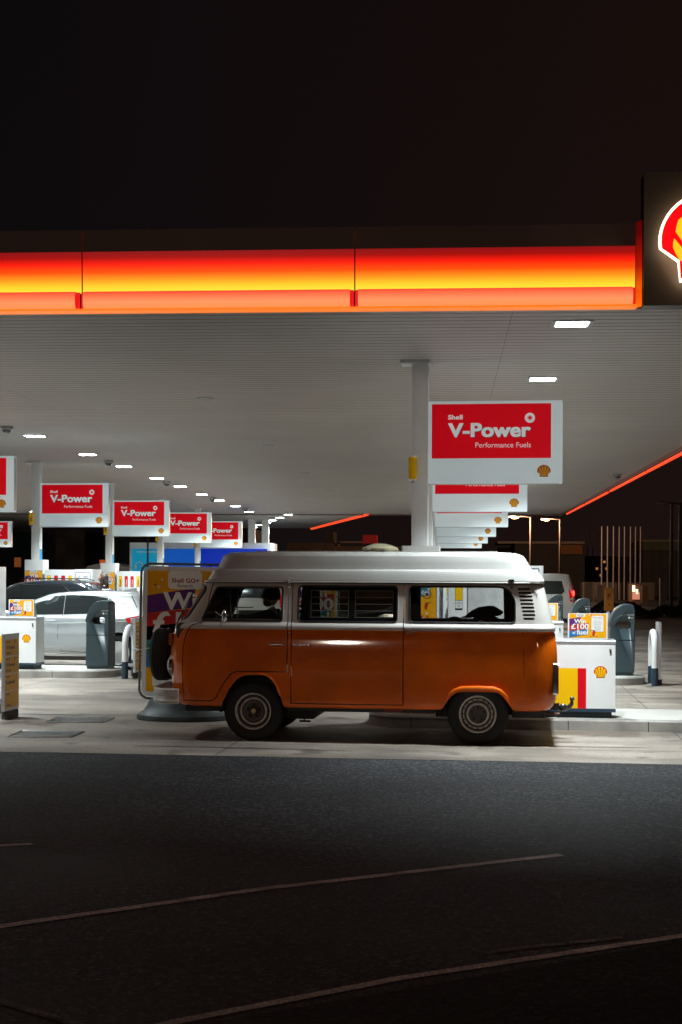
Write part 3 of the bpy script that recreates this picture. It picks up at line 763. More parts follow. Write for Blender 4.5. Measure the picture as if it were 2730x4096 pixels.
def make_dispenser():
    t = thing('fuel_dispenser', '', 'fuel pump')
    mb = MB(); mb.rbox((0.30, -0.34, 0.20), (1.01, 0.34, 1.94), white, 0.015, 3); mb.rbox((1.015, -0.36, 0.20), (1.45, 0.36, 1.95), white, 0.015, 3)
    mb.build('housing', t)
    mb = MB(); mb.box((0.33, -0.31, 0.131), (1.42, 0.31, 0.20), navy); mb.build('plinth', t)
    for k, (m_, s_) in enumerate(((yellow, 'Diesel'), (red, 'V-Power'), (red, 'V-Power'), (yellow, 'Unleaded'))):
        x = 0.37 + 0.17*k; mb = MB(); A = Art(mb, (x, -0.3405, 1.50))
        A.rect(-.004, -.10, .088, .304, ink, 1); A.rect(0, 0.01, .084, .30, m_, 2); A.rect(0, -.03, .084, 0, paper, 2); A.rect(0, -.085, .084, -.034, paper, 2)
        A.text('B7' if k in (0, 1) else 'E10', .024, -.07, .058, -.045, ink, 3)
        B = Art(mb, (x + .062, -0.3405, 1.53), u=(0,0,1), v=(-1,0,0)); B.text(s_, 0, 0, .18, .035, paper if m_ is red else ink, 4, .03)
        mb.build('fuel_label', t)
    mb = MB(); A = Art(mb, (1.05, -0.3605, 1.44))
    A.rr(0, 0, .36, .44, .01, navy, 1); A.rect(.012, .012, .348, .428, paper, 2); A.rect(.14, .30, .31, .38, mat('lcd', (.12, .15, .13), .3), 3)
    A.text('8888', .19, .315, .30, .365, ink, 4); A.rect(.20, .20, .30, .22, ink, 3)
    for k in range(4): A.rect(.03 + .08*k, .05, .09 + .08*k, .066, ink, 3)
    mb.build('display', t)
    for k in range(4):
        x = 0.41 + 0.17*k; mb = MB()
        mb.tube([(x, -.36, 1.32), (x, -.40, 1.22), (x, -.40, 1.05), (x, -.37, 1.0)], [.018, .028, .024, .015], black, 8)
        mb.tube([(x, -.37, 1.0), (x + .01, -.46, .72), (x + .03, -.44, .45), (x + .06, -.40, .50), (x + .07, -.36, .9)], .012, black, 6)
        mb.build('nozzle', t)
    return t
def make_blank_dispenser():
    t = thing('fuel_dispenser', '', 'fuel pump')
    mb = MB(); mb.rbox((0.36, -0.34, 0.20), (0.595, 0.34, 1.94), white, 0.015, 3); mb.rbox((0.60, -0.36, 0.20), (1.51, 0.36, 1.93), mat('dusty_white', (.60,.59,.58), .5, noise=.25, nscale=9), 0.015, 3)
    mb.build('housing', t)
    mb = MB(); mb.box((0.39, -0.31, 0.131), (1.48, 0.31, 0.20), navy); mb.build('plinth', t)
    mb = MB(); A = Art(mb, (.455, -0.3405, 1.50)); A.rect(-.004, -.11, .088, .304, ink, 1); A.rect(0, .01, .084, .30, yellow, 2); A.rect(0, -.025, .084, .004, paper, 2); A.rect(0, -.088, .084, -.03, paper, 2)
    A.text('Diesel', .022, -.018, .062, -.004, ink, 3); A.text('B7', .03, -.072, .056, -.046, ink, 3); mb.build('fuel_label', t)
    mb = MB(); A = Art(mb, (1.13, -0.3605, 1.50)); A.rr(0, 0, .33, .40, .01, navy, 1); A.rect(.012, .012, .318, .388, paper, 2); A.rect(.10, .26, .26, .34, mat('lcd'), 3); mb.build('display', t)
    mb = MB(); mb.tube([(.44, -.37, 1.3), (.44, -.41, 1.18), (.44, -.41, 1.0)], [.02, .03, .02], black, 8); mb.tube([(.44, -.41, 1.0), (.46, -.46, .6), (.52, -.42, .45), (.56, -.36, .9)], .013, black, 6); mb.build('nozzle', t)
    return t
def make_lowcab():
    t = thing('service_cabinet', '', 'cabinet')
    mb = MB(); mb.rbox((1.50, -0.60, 0.245), (2.35, -0.15, 1.0), white, 0.006, 2); mb.build('housing', t)
    mb = MB(); mb.rbox((1.49, -0.61, 1.0), (2.352, -0.14, 1.055), alu, 0.02, 4, 'x'); mb.build('worktop', t)
    mb = MB(); mb.box((1.495, -0.605, 0.205), (2.355, -0.145, 0.2449), navy); mb.box((1.53, -0.57, 0.131), (2.31, -0.17, 0.205), mat('plinth_dark', (.012, .022, .028), .6, noise=.4, nscale=20)); mb.build('plinth', t)
    mb = MB(); A = Art(mb, (1.502, -0.6005, 0.2455)); W = .848
    A.rect(0, 0, W - .44, .475, yellow, 1); A.rect(W - .44, 0, W - .34, .475, red, 1); A.pecten(W - .174, .43, .077, red, yellow, 1, .07, .12)
    mb.build('livery', t)
    mb = MB(); mb.lathe([(0.0, -.012), (.012, -.012), (.014, 0)], steel, (2.29, -.602, .94), 'y', 12); mb.ball((2.292, -.612, .915), (.012, .012, .02), black, 8, 6); mb.build('lock', t)
    return t
def make_tent():
    t = thing('tent_poster', '', 'poster')
    mb = MB(); mb.box((1.80, -.46, 1.056), (2.265, -.43, 1.365), paper); mb.add([(2.268,-.46,1.056),(2.268,-.30,1.056),(2.268,-.44,1.365)], [(0,1,2)], paper)
    mb.add([(1.80,-.30,1.056),(2.265,-.30,1.056),(2.265,-.43,1.365),(1.80,-.43,1.365)], [(0,1,2,3)], paper); mb.build('stand', t)
    mb = MB(); A = Art(mb, (1.815, -.4605, 1.074)); poster_art(A, .435, .285, True); mb.build('poster', t)
    return t
def make_bin():
    t = thing('litter_bin', '', 'bin')
    pr = [(-.005,0),(.43,0),(.435,.9),(.435,1.08),(.42,1.135),(.37,1.16),(.29,1.165),(.20,1.145),(.12,1.09),(.055,1.0),(.01,.90),(-.012,.82),(-.01,.78),(.005,.765)]
    mb = MB(); N = len(pr); st = [(0, .93), (.03, .98), (.06, 1.0), (.40, 1.0), (.43, .98), (.46, .93)]
    c = (.215, .58); vs = []
    for y, k in st: vs += [(c[0] + (x - c[0])*k, y - .25, .131 + .06 + max(0, (z*k if z < .1 else c[1] + (z - c[1])*(k*.3+.7)))) for x, z in pr]
    fs = [(a*N + i, a*N + (i+1) % N, (a+1)*N + (i+1) % N, (a+1)*N + i) for a in range(5) for i in range(N)] + [tuple(range(N-1,-1,-1)), tuple(5*N + i for i in range(N))]
    mb.add(vs, fs, bincol, True); body = mb.build('body', None, sharp=50)
    cut = MB(); cut.mats = []
    cut.prism([(x, -.4, z) for x, z in rrect(.13, .131+.80, .36, .131+.925, .05, 4)], (0, .8, 0), mat('bin_hole', (.01,.012,.013), .8)); co = cut.build('cut')
    boolean(body, co, 'DIFFERENCE'); drop(co); body.parent = t
    mb = MB(); mb.box((.02, -.22, .131), (.41, .18, .20), bincol)
    mb.box((.005, -.253, .131+.60), (.432, -.24, .131+.612), black); mb.build('base', t)
    mb = MB(); mb.tube([(.0, -.256, .131+.86), (.14, -.256, .131+1.0), (.27, -.256, .131+1.05)], .004, black, 5); mb.build('hood_seam', t)
    mb = MB(); A = Art(mb, (.30, -.2545, .131+.98)); A.text('General Waste', 0, .05, .12, .07, paper, 1); A.disc(.03, .01, .016, paper, 1); A.text('Litter', .055, 0, .11, .02, paper, 1); mb.build('lettering', t)
    for ch in t.children: ch.location.x += 3.14
    return t
def make_hoop():
    t = thing('hoop_barrier', '', 'barrier')
    for nm, z0, z1 in (('leg', 0, 0),):
        pass
    mb = MB(); arc = [(3.82, -.80 + .31 - .31*math.cos(math.pi*k/14), .60 + .29*math.sin(math.pi*k/14)) for k in range(15)]
    mb.tube([(3.82, -.80, .30)] + arc + [(3.82, -.18, .30)], .054, white, 14); mb.build('hoop', t)
    for y in (-.80, -.18):
        mb = MB(); mb.tube([(3.82, y, 0), (3.82, y, .30)], .056, navy, 14); mb.build('leg', t)
    return t
def make_board():
    t = thing('grade_board', '', 'sign')
    mb = MB(); mb.box((3.955, -.78, .11), (3.995, -.26, 1.06), alu); mb.build('backing', t)
    mb = MB(); A = Art(mb, (3.9955, -.775, .12), u=(0,1,0), v=(0,0,1), n=(1,0,0)); ab = mat('board_amber', (.85, .42, 0.0), .45)
    A.rect(0, 0, .51, .93, paper, .5)
    for k, (a_, b_) in enumerate((('', 'Diesel'), ('Unleaded', ''), ('V-Power', 'Diesel'), ('V-Power', 'Unleaded'))):
        z = .02 + .215*k; A.rect(.02, z, .49, z + .205, ab, 1); dkm = mat('board_ink', (.13, .02, .01), .5) if k != 1 else mat('board_green', (.03, .07, .02), .5)
        A.text('Shell', .06, z + .165, .17, z + .19, dkm, 2, .03)
        if a_: A.text(a_, .05, z + .085, .36, z + .13, dkm, 2, .03)
        if b_: A.text(b_, .04, z + .025, .22, z + .055, dkm, 2, .02)
        if k > 1: A.disc(.35, z + .175, .022, dkm, 2); A.disc(.35, z + .175, .012, ab, 3)
    mb.build('panel', t)
    mb = MB(); mb.box((3.93, -.70, 0.004), (4.02, -.34, .11), mat('board_foot', (.05,.05,.045), .7)); mb.box((3.87, -.80, .22), (3.955, -.76, .27), alu); mb.build('foot', t)
    return t

protos = {}
WH = {}
def place(kind, i, j, maker, label, cat, group, key=None):
    k = key or kind
    if k not in protos: protos[k] = maker(); o = protos[k]
    else: o = copy_tree(protos[k])
    o.location = station(i, j); o.rotation_euler = (0, 0, -BETA)
    tag(o, label, cat, group); return o
for j in range(3):
    for i in range(1, 7):
        if j == 2 and i < 6: continue
        if j == 1 and i == 1:
            place('lowcab', i, j, make_lowcab, 'white service cabinet with shell badge just outside the left edge', 'cabinet', 'service cabinets')
            place('hoop', i, j, make_hoop, 'white and navy hoop barrier cut by the left edge of the view', 'barrier', 'hoop barriers')
            place('board', i, j, make_board, 'amber fuel grade board standing at the left edge of the view', 'sign', 'fuel grade boards').location.x += .17
            continue
        w = '%s in the %s row' % (NEAR[i], ROW[j])
        place('column', i, j, lambda s=(j > 0): make_column(s), 'white square canopy column with yellow number lamp, ' + w, 'column', 'canopy columns', 'column%d' % (j > 0))
        place('sign', i, j, make_sign, 'red and white hanging fuel sign, ' + w, 'sign', 'hanging fuel signs')
        if j == 2: continue
        place('box', i, j, make_cabinet, 'white column box with amber prize poster, ' + w, 'cabinet', 'poster boxes at the columns')
        place('disp' if (i, j) != (1, 0) else 'blank', i, j, make_dispenser if (i, j) != (1, 0) else make_blank_dispenser, ('blank dusty white dispenser seen through the van rear side window' if (i, j) == (1, 0) else 'white fuel dispenser with yellow and red grade labels, ' + w), 'fuel pump', 'fuel dispensers')
        place('lowcab', i, j, make_lowcab, ('large white service cabinet with yellow and red stripes behind the van rear' if (i, j) == (1, 0) else 'white service cabinet with yellow and red stripes, ' + w), 'cabinet', 'service cabinets')
        place('tent', i, j, make_tent, ('amber tent poster on the large cabinet behind the van' if (i, j) == (1, 0) else 'small amber prize poster on a white cabinet, ' + w), 'poster', 'tent posters on the cabinets')
        if (i, j) != (1, 0):
            place('bin', i, j, make_bin, 'slate hooded litter bin with side opening, ' + w, 'bin', 'hooded litter bins')
            place('hoop', i, j, make_hoop, 'white and navy hoop barrier at an island end, ' + w, 'barrier', 'hoop barriers').location.x += (.20 if j else .03)
            place('board', i, j, make_board, 'upright amber fuel grade board behind a hoop, ' + w, 'sign', 'fuel grade boards').location.x += (.20 if j else -.04)

# ================================================================ CAMPER VAN
orange = mat('van_orange_paint', (0.76, 0.132, 0.001), 0.5, coat=1.0, noise=0.34, nscale=1.7, bump=0.04, bscale=5, spec=0.1)
vwhite = mat('van_white_paint', (0.52, 0.485, 0.46), 0.30, coat=0.5, noise=0.05, nscale=3)
topw = mat('fibreglass_white', (0.43, 0.42, 0.405), 0.38, noise=0.08, nscale=3)
lining = mat('van_lining', (0.16, 0.14, 0.12), 0.8)
dark = mat('underbody', (0.012, 0.012, 0.012), 0.7)
gap = mat('door_gap', (0.006, 0.006, 0.006), 0.9)

LEV = [ # z, xf, xr, inset, rfx, rfy, rr, bow
 (.372,-.86,3.16,.05,.26,.30,.20,.03),(.385,-.89,3.19,.03,.28,.32,.22,.03),(.42,-.93,3.225,.018,.30,.34,.24,.04),(.50,-.965,3.258,.008,.30,.35,.24,.05),
 (.62,-.985,3.265,.001,.30,.35,.24,.05),(.75,-.995,3.266,.001,.30,.35,.24,.05),(.90,-1.0,3.266,.006,.30,.35,.24,.05),(1.0,-.995,3.262,.011,.30,.35,.24,.05),(1.1,-.985,3.252,.018,.30,.35,.24,.05),
 (1.14,-.978,3.246,.023,.30,.35,.24,.05),(1.17,-.970,3.242,.029,.30,.35,.24,.05),(1.195,-.962,3.236,.036,.30,.35,.24,.05),(1.212,-.955,3.232,.042,.30,.35,.24,.05),
 (1.214,-.955,3.240,.008,.30,.35,.24,.05),(1.225,-.953,3.243,.002,.30,.35,.24,.05),(1.24,-.945,3.244,.0,.30,.35,.24,.05),(1.255,-.93,3.243,.003,.29,.34,.24,.05),(1.268,-.91,3.238,.012,.28,.32,.24,.05),(1.278,-.89,3.230,.026,.26,.30,.24,.05),(1.285,-.875,3.222,.042,.24,.28,.23,.05),
 (1.292,-.865,3.217,.050,.22,.26,.23,.05),(1.35,-.830,3.203,.058,.20,.24,.22,.05),(1.50,-.745,3.168,.080,.18,.22,.21,.05),(1.60,-.690,3.143,.095,.17,.21,.20,.05),(1.68,-.645,3.122,.107,.16,.20,.20,.05),
 (1.695,-.635,3.118,.112,.16,.20,.20,.05),(1.712,-.620,3.11,.125,.16,.20,.20,.05),(1.735,-.59,3.09,.15,.16,.20,.20,.05)]
VW = 1.70
def lev(z, T=LEV):
    if z <= T[0][0]: return T[0]
    for a, b in zip(T, T[1:]):
        if z <= b[0]:
            k = (z - a[0]) / (b[0] - a[0]); return tuple(p + (q - p)*k for p, q in zip(a, b))
    return T[-1]
def section(L_, W, shrink=0.0, nf=9, nc=7, ns=14):
    z, xf, xr, ins, rx, ry, rr_, bow = L_
    xf += shrink; xr -= shrink; ins += shrink
    hw = W/2 - ins; mid = W/2; ry = min(ry, hw*.95)
    P = []
    def bx(y): return bow * (abs(y - mid) / hw) ** 2
    for k in range(nf + 1):            # front edge, near to far
        y = ins + ry + (2*hw - 2*ry) * k / nf; P.append((xf + bx(y), y))
    for k in range(1, nc + 1):         # far front corner
        a = math.pi/2 * k / nc; y = W - ins - ry + ry*math.sin(a); P.append((xf + bx(y) + rx*(1 - math.cos(a)), y))
    x0, x1 = xf + bow + rx, xr - rr_
    for k in range(1, ns): P.append((x0 + (x1 - x0)*k/ns, W - ins))
    for k in range(nc + 1):
        a = math.pi/2 * k / nc; P.append((x1 + rr_*math.sin(a), W - ins - rr_ + rr_*math.cos(a)))
    for k in range(1, nf): P.append((xr, W - ins - rr_ - (2*hw - 2*rr_)*k/nf))
    for k in range(nc + 1):
        a = math.pi/2 * k / nc; P.append((x1 + rr_*math.cos(a), ins + rr_ - rr_*math.sin(a)))
    for k in range(1, ns): P.append((x1 - (x1 - x0)*k/ns, ins))
    for k in range(nc):
        a = math.pi/2 * k / nc; y = ins + ry - ry*math.cos(a); P.append((xf + bx(y) + rx*(1 - math.sin(a)), y))
    return P, z
def loft(T, W, mfun, shrink=0.0, zlo=None, zhi=None, extra=()):
    mb = MB(); zs = [t for t in T]
    zz = sorted(set([t[0] for t in T] + list(extra)))
    if zlo is not None: zz = [zlo] + [z for z in zz if z > zlo + 1e-4]
    if zhi is not None: zz = [z for z in zz if z < zhi - 1e-4] + [zhi]
    rings = [section((z,) + tuple(lev(z, T)[1:]), W, shrink) for z in zz]
    n = len(rings[0][0]); vs = [(x, y, z) for P, z in rings for x, y in P]
    for a in range(len(rings) - 1):
        m = mfun((zz[a] + zz[a+1]) / 2)
        mb.add([], [], m); i = mb.mi(m)
    mb.v = vs
    for a in range(len(rings) - 1):
        i = mb.mi(mfun((zz[a] + zz[a+1]) / 2))
        for k in range(n):
            mb.f.append((a*n + k, (a+1)*n + k, (a+1)*n + (k+1) % n, a*n + (k+1) % n)); mb.m.append(i); mb.sm.append(True)
    mb.f.append(tuple(range(n))); mb.m.append(mb.mi(mfun(zz[0]))); mb.sm.append(False)
    mb.f.append(tuple((len(rings)-1)*n + k for k in reversed(range(n)))); mb.m.append(mb.mi(mfun(zz[-1]))); mb.sm.append(False)
    return mb
def yside(x, z, T=LEV):
    L_ = lev(z, T); _, xf, xr, ins, rx, ry, rr_, bow = L_
    x0 = xf + bow + rx; x1 = xr - rr_
    if x < x0: q = min(1, (x0 - x)/rx); return ins + ry*(1 - math.sqrt(max(0, 1 - q*q)))
    if x > x1: q = min(1, (x - x1)/rr_); return ins + rr_*(1 - math.sqrt(max(0, 1 - q*q)))
    return ins
def xfront(y, z, T=LEV, W=VW):
    L_ = lev(z, T); _, xf, xr, ins, rx, ry, rr_, bow = L_
    hw = W/2 - ins; yy = min(y, W - y); x = xf + bow*(abs(y - W/2)/hw)**2
    if yy < ins + ry: q = min(1, (ins + ry - yy)/ry); x += rx*(1 - math.sqrt(max(0, 1 - q*q)))
    return x
def offset_poly(P, d):
    n = len(P); area = sum(P[i][0]*P[(i+1) % n][1] - P[(i+1) % n][0]*P[i][1] for i in range(n)); s = 1 if area > 0 else -1
    Q = []
    for i in range(n):
        a, b, c = Vector(P[i-1]), Vector(P[i]), Vector(P[(i+1) % n])
        e1 = (b - a).normalized(); e2 = (c - b).normalized()
        n1 = Vector((-e1.y, e1.x)) * s; n2 = Vector((-e2.y, e2.x)) * s
        m = (n1 + n2); m = m / max(0.35, m.dot(n1)) if m.length > 1e-6 else n1
        Q.append((b.x + m.x*d, b.y + m.y*d))
    return Q
def dense(P, step=0.03):
    Q = []
    for a, b in zip(P, P[1:] + P[:1]):
        L_ = math.hypot(b[0]-a[0], b[1]-a[1]); n = max(1, int(L_/step))
        for k in range(n): Q.append((a[0] + (b[0]-a[0])*k/n, a[1] + (b[1]-a[1])*k/n))
    return Q

# place: contact patches of the two near tyres in the photo
PF, PR = gnd(1012, 2964), gnd(1911, 2982)
vdir = (PR - PF).normalized(); vlat = Vector((-vdir.y, vdir.x, 0))
VA = math.atan2(vdir.y, vdir.x)
WB = (PR - PF).length
print('van angle', math.degrees(VA), 'wheelbase', WB, 'front', PF, 'gap kerb', station(1,0))
VO = PF - vlat * 0.07
van = thing('camper_van', 'vintage orange and white camper van with raised roof parked at the pumps', 'van', VO, VA)

body = loft(LEV, VW, lambda z: orange if z < 1.213 else vwhite, extra=[.45,.56,.68,.82,1.05,1.40,1.45,1.55,1.64]).build('body', None)
inner = loft(LEV, VW, lambda z: lining, shrink=0.035, zlo=0.41, zhi=1.70).build('inner', None)
boolean(body, inner, 'DIFFERENCE'); drop(inner)

W1 = [(-.545,1.305),(.29,1.300),(.322,1.33),(.322,1.64),(.29,1.672),(-.39,1.672),(-.425,1.655),(-.56,1.345)]
W1 = [(-.548,1.300),(.295,1.298),(.312,1.303),(.322,1.32),(.324,1.645),(.315,1.665),(.297,1.673),(-.385,1.672),(-.405,1.667),(-.42,1.652),(-.562,1.335),(-.565,1.315),(-.56,1.303)]
def RR(a, b, c, d, r, n=5): return rrect(a, b, c, d, r, n)
W2 = RR(.488, 1.293, 1.568, 1.690, .05)
W3 = RR(1.690, 1.295, 2.820, 1.690, [.05, .05, .19, .05], 7)
def cutter(P, y0, y1, m=gap):
    c = MB(); c.prism([(x, y0, z) for x, z in P], (0, y1 - y0, 0), m); return c.build('cutter')
for P in (W1, W2, W3):
    c = cutter(P, -.2, VW + .2, lining); boolean(body, c, 'DIFFERENCE'); drop(c)
# windscreen and rear window openings
def yz(P, x0, x1):
    c = MB(); c.prism([(x0, y, z) for y, z in P], (x1 - x0, 0, 0), lining); return c.build('cutter')
ws = RR(.125, 1.318, VW - .125, 1.685, .07)
c = yz(ws, -1.4, -.30); boolean(body, c, 'DIFFERENCE'); drop(c)
rw = RR(.30, 1.33, VW - .30, 1.66, .07)
c = yz(rw, 2.9, 3.5); boolean(body, c, 'DIFFERENCE'); drop(c)
# wheel arches
def archpts(kind, cx_, grow=0.0):
    if kind == 'f': P = [(-.362,.30),(-.312,.46),(-.268,.555),(-.215,.63),(-.155,.69),(-.09,.722),(-.02,.730),(.11,.730),(.175,.715),(.225,.675),(.275,.60),(.310,.50),(.352,.365),(.36,.30)]
    else: P = [(-.43,.30),(-.375,.40),(-.33,.475),(-.285,.53),(-.235,.568),(-.17,.582),(0.0,.588),(.17,.585),(.225,.572),(.275,.535),(.33,.465),(.385,.385),(.42,.30)]
    return [(cx_ + x*(1 + grow), z + (grow*.5 if z > .31 else 0)) for x, z in P]
AF, AR = archpts('f', 0.0), archpts('r', WB)
for P in (AF, AR):
    for y0, y1 in ((-.2, .34), (VW - .34, VW + .2)):
        c = cutter(P, y0, y1, dark); boolean(body, c, 'DIFFERENCE'); drop(c)
# louvre intake slots on the rear corner
for k in range(9):
    t = k / 8; xa = 2.842 + .062*t; xb = 2.985 + .045*min(1, t*1.1) - (.012 if k in (0, 8) else 0); z = 1.662 - .3120*t
    c = cutter(RR(xa, z - .012, xb, z + .012, .008, 2), -.05, .16, gap); boolean(body, c, 'DIFFERENCE'); drop(c)
# doors cut from the shell
cabdoor = [(-.545,1.292),(-.66,1.255),(-.72,1.20),(-.755,1.10),(-.772,1.0),(-.776,.80),(-.772,.58),(-.765,.432),(-.47,.432),(-.43,.438),(-.395,.468),(-.355,.55),(-.30,.64),(-.24,.72),(-.20,.748),(-.155,.758),(.382,.758),(.384,1.715),(-.455,1.715)]
slide = RR(.426, .419, 1.636, 1.716, .008, 2)
def door(P, name):
    cp = cutter(dense(P, .12), -.25, .30, gap)
    d = body.copy(); d.data = body.data.copy(); d.name = name; col.objects.link(d)
    ci = cutter(offset_poly(dense(P, .12), .0048), -.25, .30, gap)
    boolean(d, ci, 'INTERSECT'); drop(ci)
    co = cutter(offset_poly(dense(P, .12), -.0045), -.25, .30, gap)
    boolean(body, co, 'DIFFERENCE'); drop(co); drop(cp)
    return d
cd = door(cabdoor, 'cab_door'); sd = door(slide, 'sliding_door')
for o in (body, cd, sd):
    o.parent = van
    for p in o.data.polygons: p.use_smooth = True
    o.data.set_sharp_from_angle(angle=R(28))
    wmod = o.modifiers.new('w', 'WEIGHTED_NORMAL'); wmod.keep_sharp = True; wmod.weight = 80
cd['label'] = 'orange and white cab door with quarter light'; sd['label'] = 'wide orange and white sliding side door'

# panel break lines on the fixed panels (thin dark lines laid on the surface)
def side_line(mb, pts, r=.0022, m=gap, off=0.0, far=False):
    mb.tube([((x), yside(x, z) - off if not far else VW - yside(x, z) + off, z) for x, z in pts], r, m, 6)
sl = MB()
side_line(sl, [(2.895, 1.30), (2.905, 1.0), (2.915, .75), (2.915, .375)], .003)
side_line(sl, [(1.655, 1.215), (2.2, 1.215), (2.9, 1.215)], .004, steel, .002)
sl.build('panel_seam', van)
tr = MB()
tr.tube([(1.64, -.004, 1.235), (1.66, -.012, 1.225), (1.665, -.014, 1.205), (1.68, -.016, 1.197), (1.75, -.016, 1.197), (1.765, -.014, 1.207), (1.765, -.006, 1.22)], .006, chrome, 6)
tr.build('slide_rail_end', van)

# glass, seals
def side_pane(P, name, parent, m, far=False, inset=.014, nx=14, nz=3):
    xs = [p[0] for p in P]; x0, x1 = min(xs), max(xs); mb = MB(); vs = []
    def zr(x):
        hits = []
        for a, b in zip(P, P[1:] + P[:1]):
            if (a[0] - x) * (b[0] - x) <= 0 and abs(a[0] - b[0]) > 1e-9: hits.append(a[1] + (b[1] - a[1]) * (x - a[0]) / (b[0] - a[0]))
        return (min(hits), max(hits)) if hits else (P[0][1], P[0][1])
    for k in range(nx + 1):
        x = x0 + (x1 - x0) * (k/nx) * .998 + .0005; lo, hi = zr(x)
        for q in range(nz + 1):
            z = lo + (hi - lo)*q/nz; y = yside(x, z) + inset; vs.append((x, VW - y if far else y, z))
    mb.add(vs, [(k*(nz+1)+q, (k+1)*(nz+1)+q, (k+1)*(nz+1)+q+1, k*(nz+1)+q+1) for k in range(nx) for q in range(nz)], m, True)
    return mb.build(name, parent)
def seal(P, mb, r=.011, m=black, off=.004, far=False):
    Q = dense(P, .06); mb.tube([(x, (VW - yside(x, z) + off) if far else yside(x, z) - off, z) for x, z in Q], r, m, 8, closed=True)
for P, par, bright in ((W1, cd, 1), (W2, sd, 1), (W3, van, 1)):
    side_pane(P, 'window', par, gw); s_ = MB()
    seal(offset_poly(P, .006), s_, .011, black, .002); seal(offset_poly(P, -.006), s_, .0035, vwhite, .002); s_.build('window_seal', par)
    side_pane(P, 'window', van, gw, far=True); s_ = MB(); seal(P, s_, .012, black, .002, far=True); s_.build('window_seal', van)
# cab door: quarter light frame bars
qb = MB()
for (a, b, w_) in (((-.18, 1.30), (-.18, 1.672), .008), ((-.243, 1.30), (-.268, 1.60), .008)):
    side_line(qb, [a, b], w_, black, -.008)
side_line(qb, [(-.268, 1.60), (-.25, 1.645), (-.21, 1.665)], .007, black, -.008)
side_line(qb, [(-.55, 1.318), (.30, 1.318)], .005, steel, -.006)
qb.build('quarter_light_frame', cd)
# sliding door: louvred double window in a black frame
lf = MB(); y_ = .060; wfm = mat('window_frame_black', (.008,.008,.008), .9, spec=.08)
def fy(z): return .050 + (z - 1.292) * (.112 - .050)/.403 + .006
def fbox(x0, z0, x1, z1, m, d=.012, off=0.0):
    vs = [(x0, fy(z0) - off, z0), (x1, fy(z0) - off, z0), (x1, fy(z1) - off, z1), (x0, fy(z1) - off, z1)]
    vs2 = [(a, b + d, c) for a, b, c in vs]
    lf.add(vs + vs2, [(0,1,2,3),(7,6,5,4),(0,4,5,1),(1,5,6,2),(2,6,7,3),(3,7,4,0)], m)
X0, X1, Z0, Z1 = .490, 1.566, 1.296, 1.688
o1 = (.628, 1.348, 1.040, 1.636); o2 = (1.108, 1.348, 1.522, 1.636)
fbox(.60, Z0, X1, 1.348, wfm); fbox(.60, 1.636, X1, Z1, wfm); fbox(1.040, 1.348, 1.108, 1.636, wfm); fbox(1.522, 1.348, X1, 1.636, wfm); fbox(.60, 1.348, .628, 1.636, wfm)
lf.build('louvre_frame', sd); slatm = mat('slat_grey', (.11,.105,.10), .7)
lf = MB()
for (a, z0, b, z1) in (o1, o2):
    for k in range(5):
        z = z0 + (z1 - z0)*k/4; fbox(a, z - .0028, b, z + .0028, slatm, .006, .002)
    fbox(a, z0, a + .004, z1, slatm, .006, .002); fbox(b - .004, z0, b, z1, slatm, .006, .002)
lf.build('louvre_slats', sd)
lf = MB(); fbox(o1[0], o1[1], o1[2], o1[3], glass('louvre_glass', (.62,.64,.62)), .003, -.006); fbox(o2[0], o2[1], o2[2], o2[3], glass('louvre_glass'), .003, -.006); lf.build('louvre_glass', sd)
# windscreen following the curved front, plus rubber
mb = MB(); s_ = MB(); N1, N2 = 24, 6; vs = []
for a in range(N1 + 1):
    y = .118 + (VW - .236)*a/N1
    for b in range(N2 + 1):
        z = 1.308 + (1.690 - 1.308)*b/N2; vs.append((xfront(y, z) + .010, y, z))
mb.add(vs, [(a*(N2+1)+b, (a+1)*(N2+1)+b, (a+1)*(N2+1)+b+1, a*(N2+1)+b+1) for a in range(N1) for b in range(N2)], gw, True); mb.build('windscreen', van)
s_.tube([(xfront(y, z) - .002, y, z) for y, z in dense(ws, .05)], .014, black, 8, closed=True); s_.build('windscreen_seal', van)
# gutter and roof edge
gt = MB()
for off, z, r, m in ((-.012, 1.728, .009, vwhite), (.004, 1.716, .004, gap)):
    L_ = lev(1.70); P, _ = section((z, L_[1] + .02, L_[2] + .0, .105 + off + .0, .16, .20, .20, .05), VW)
    gt.tube([(x, y, z) for x, y in P], r, m, 6, closed=True)
gt.build('rain_gutter', van)

# raised fibreglass roof
TOP = [(1.732,-.565,3.115,.095,.16,.20,.20,.05),(1.742,-.575,3.125,.088,.16,.20,.20,.05),(1.752,-.575,3.125,.090,.16,.20,.20,.05),(1.80,-.553,3.095,.105,.18,.22,.20,.05),(1.842,-.530,3.060,.118,.18,.22,.20,.05),(1.850,-.525,3.052,.124,.18,.22,.20,.05),
 (1.856,-.515,3.03,.140,.18,.22,.20,.05),(1.860,-.50,3.0,.160,.18,.22,.20,.05),(1.868,-.49,2.99,.168,.18,.22,.20,.05),(1.93,-.462,2.955,.182,.18,.22,.20,.05),(2.000,-.432,2.912,.198,.18,.22,.20,.05),(2.012,-.424,2.900,.204,.18,.22,.20,.05),(2.034,-.395,2.86,.235,.18,.22,.20,.05),(2.046,-.365,2.815,.268,.18,.22,.20,.05),(2.052,-.33,2.76,.31,.18,.22,.20,.05),(2.057,-.25,2.68,.38,.18,.22,.20,.04),(2.060,.0,2.4,.58,.12,.15,.15,.02)]
pt = loft(TOP, VW, lambda z: topw); p_ = pt.build('raised_roof', van, sharp=24)
mb = MB(); mb.rbox((-.05, .42, 2.055), (2.62, .62, 2.068), topw, .03, 3, 'z'); mb.rbox((.0, 1.08, 2.055), (2.62, 1.28, 2.068), topw, .03, 3, 'z'); mb.build('roof_rib', p_)
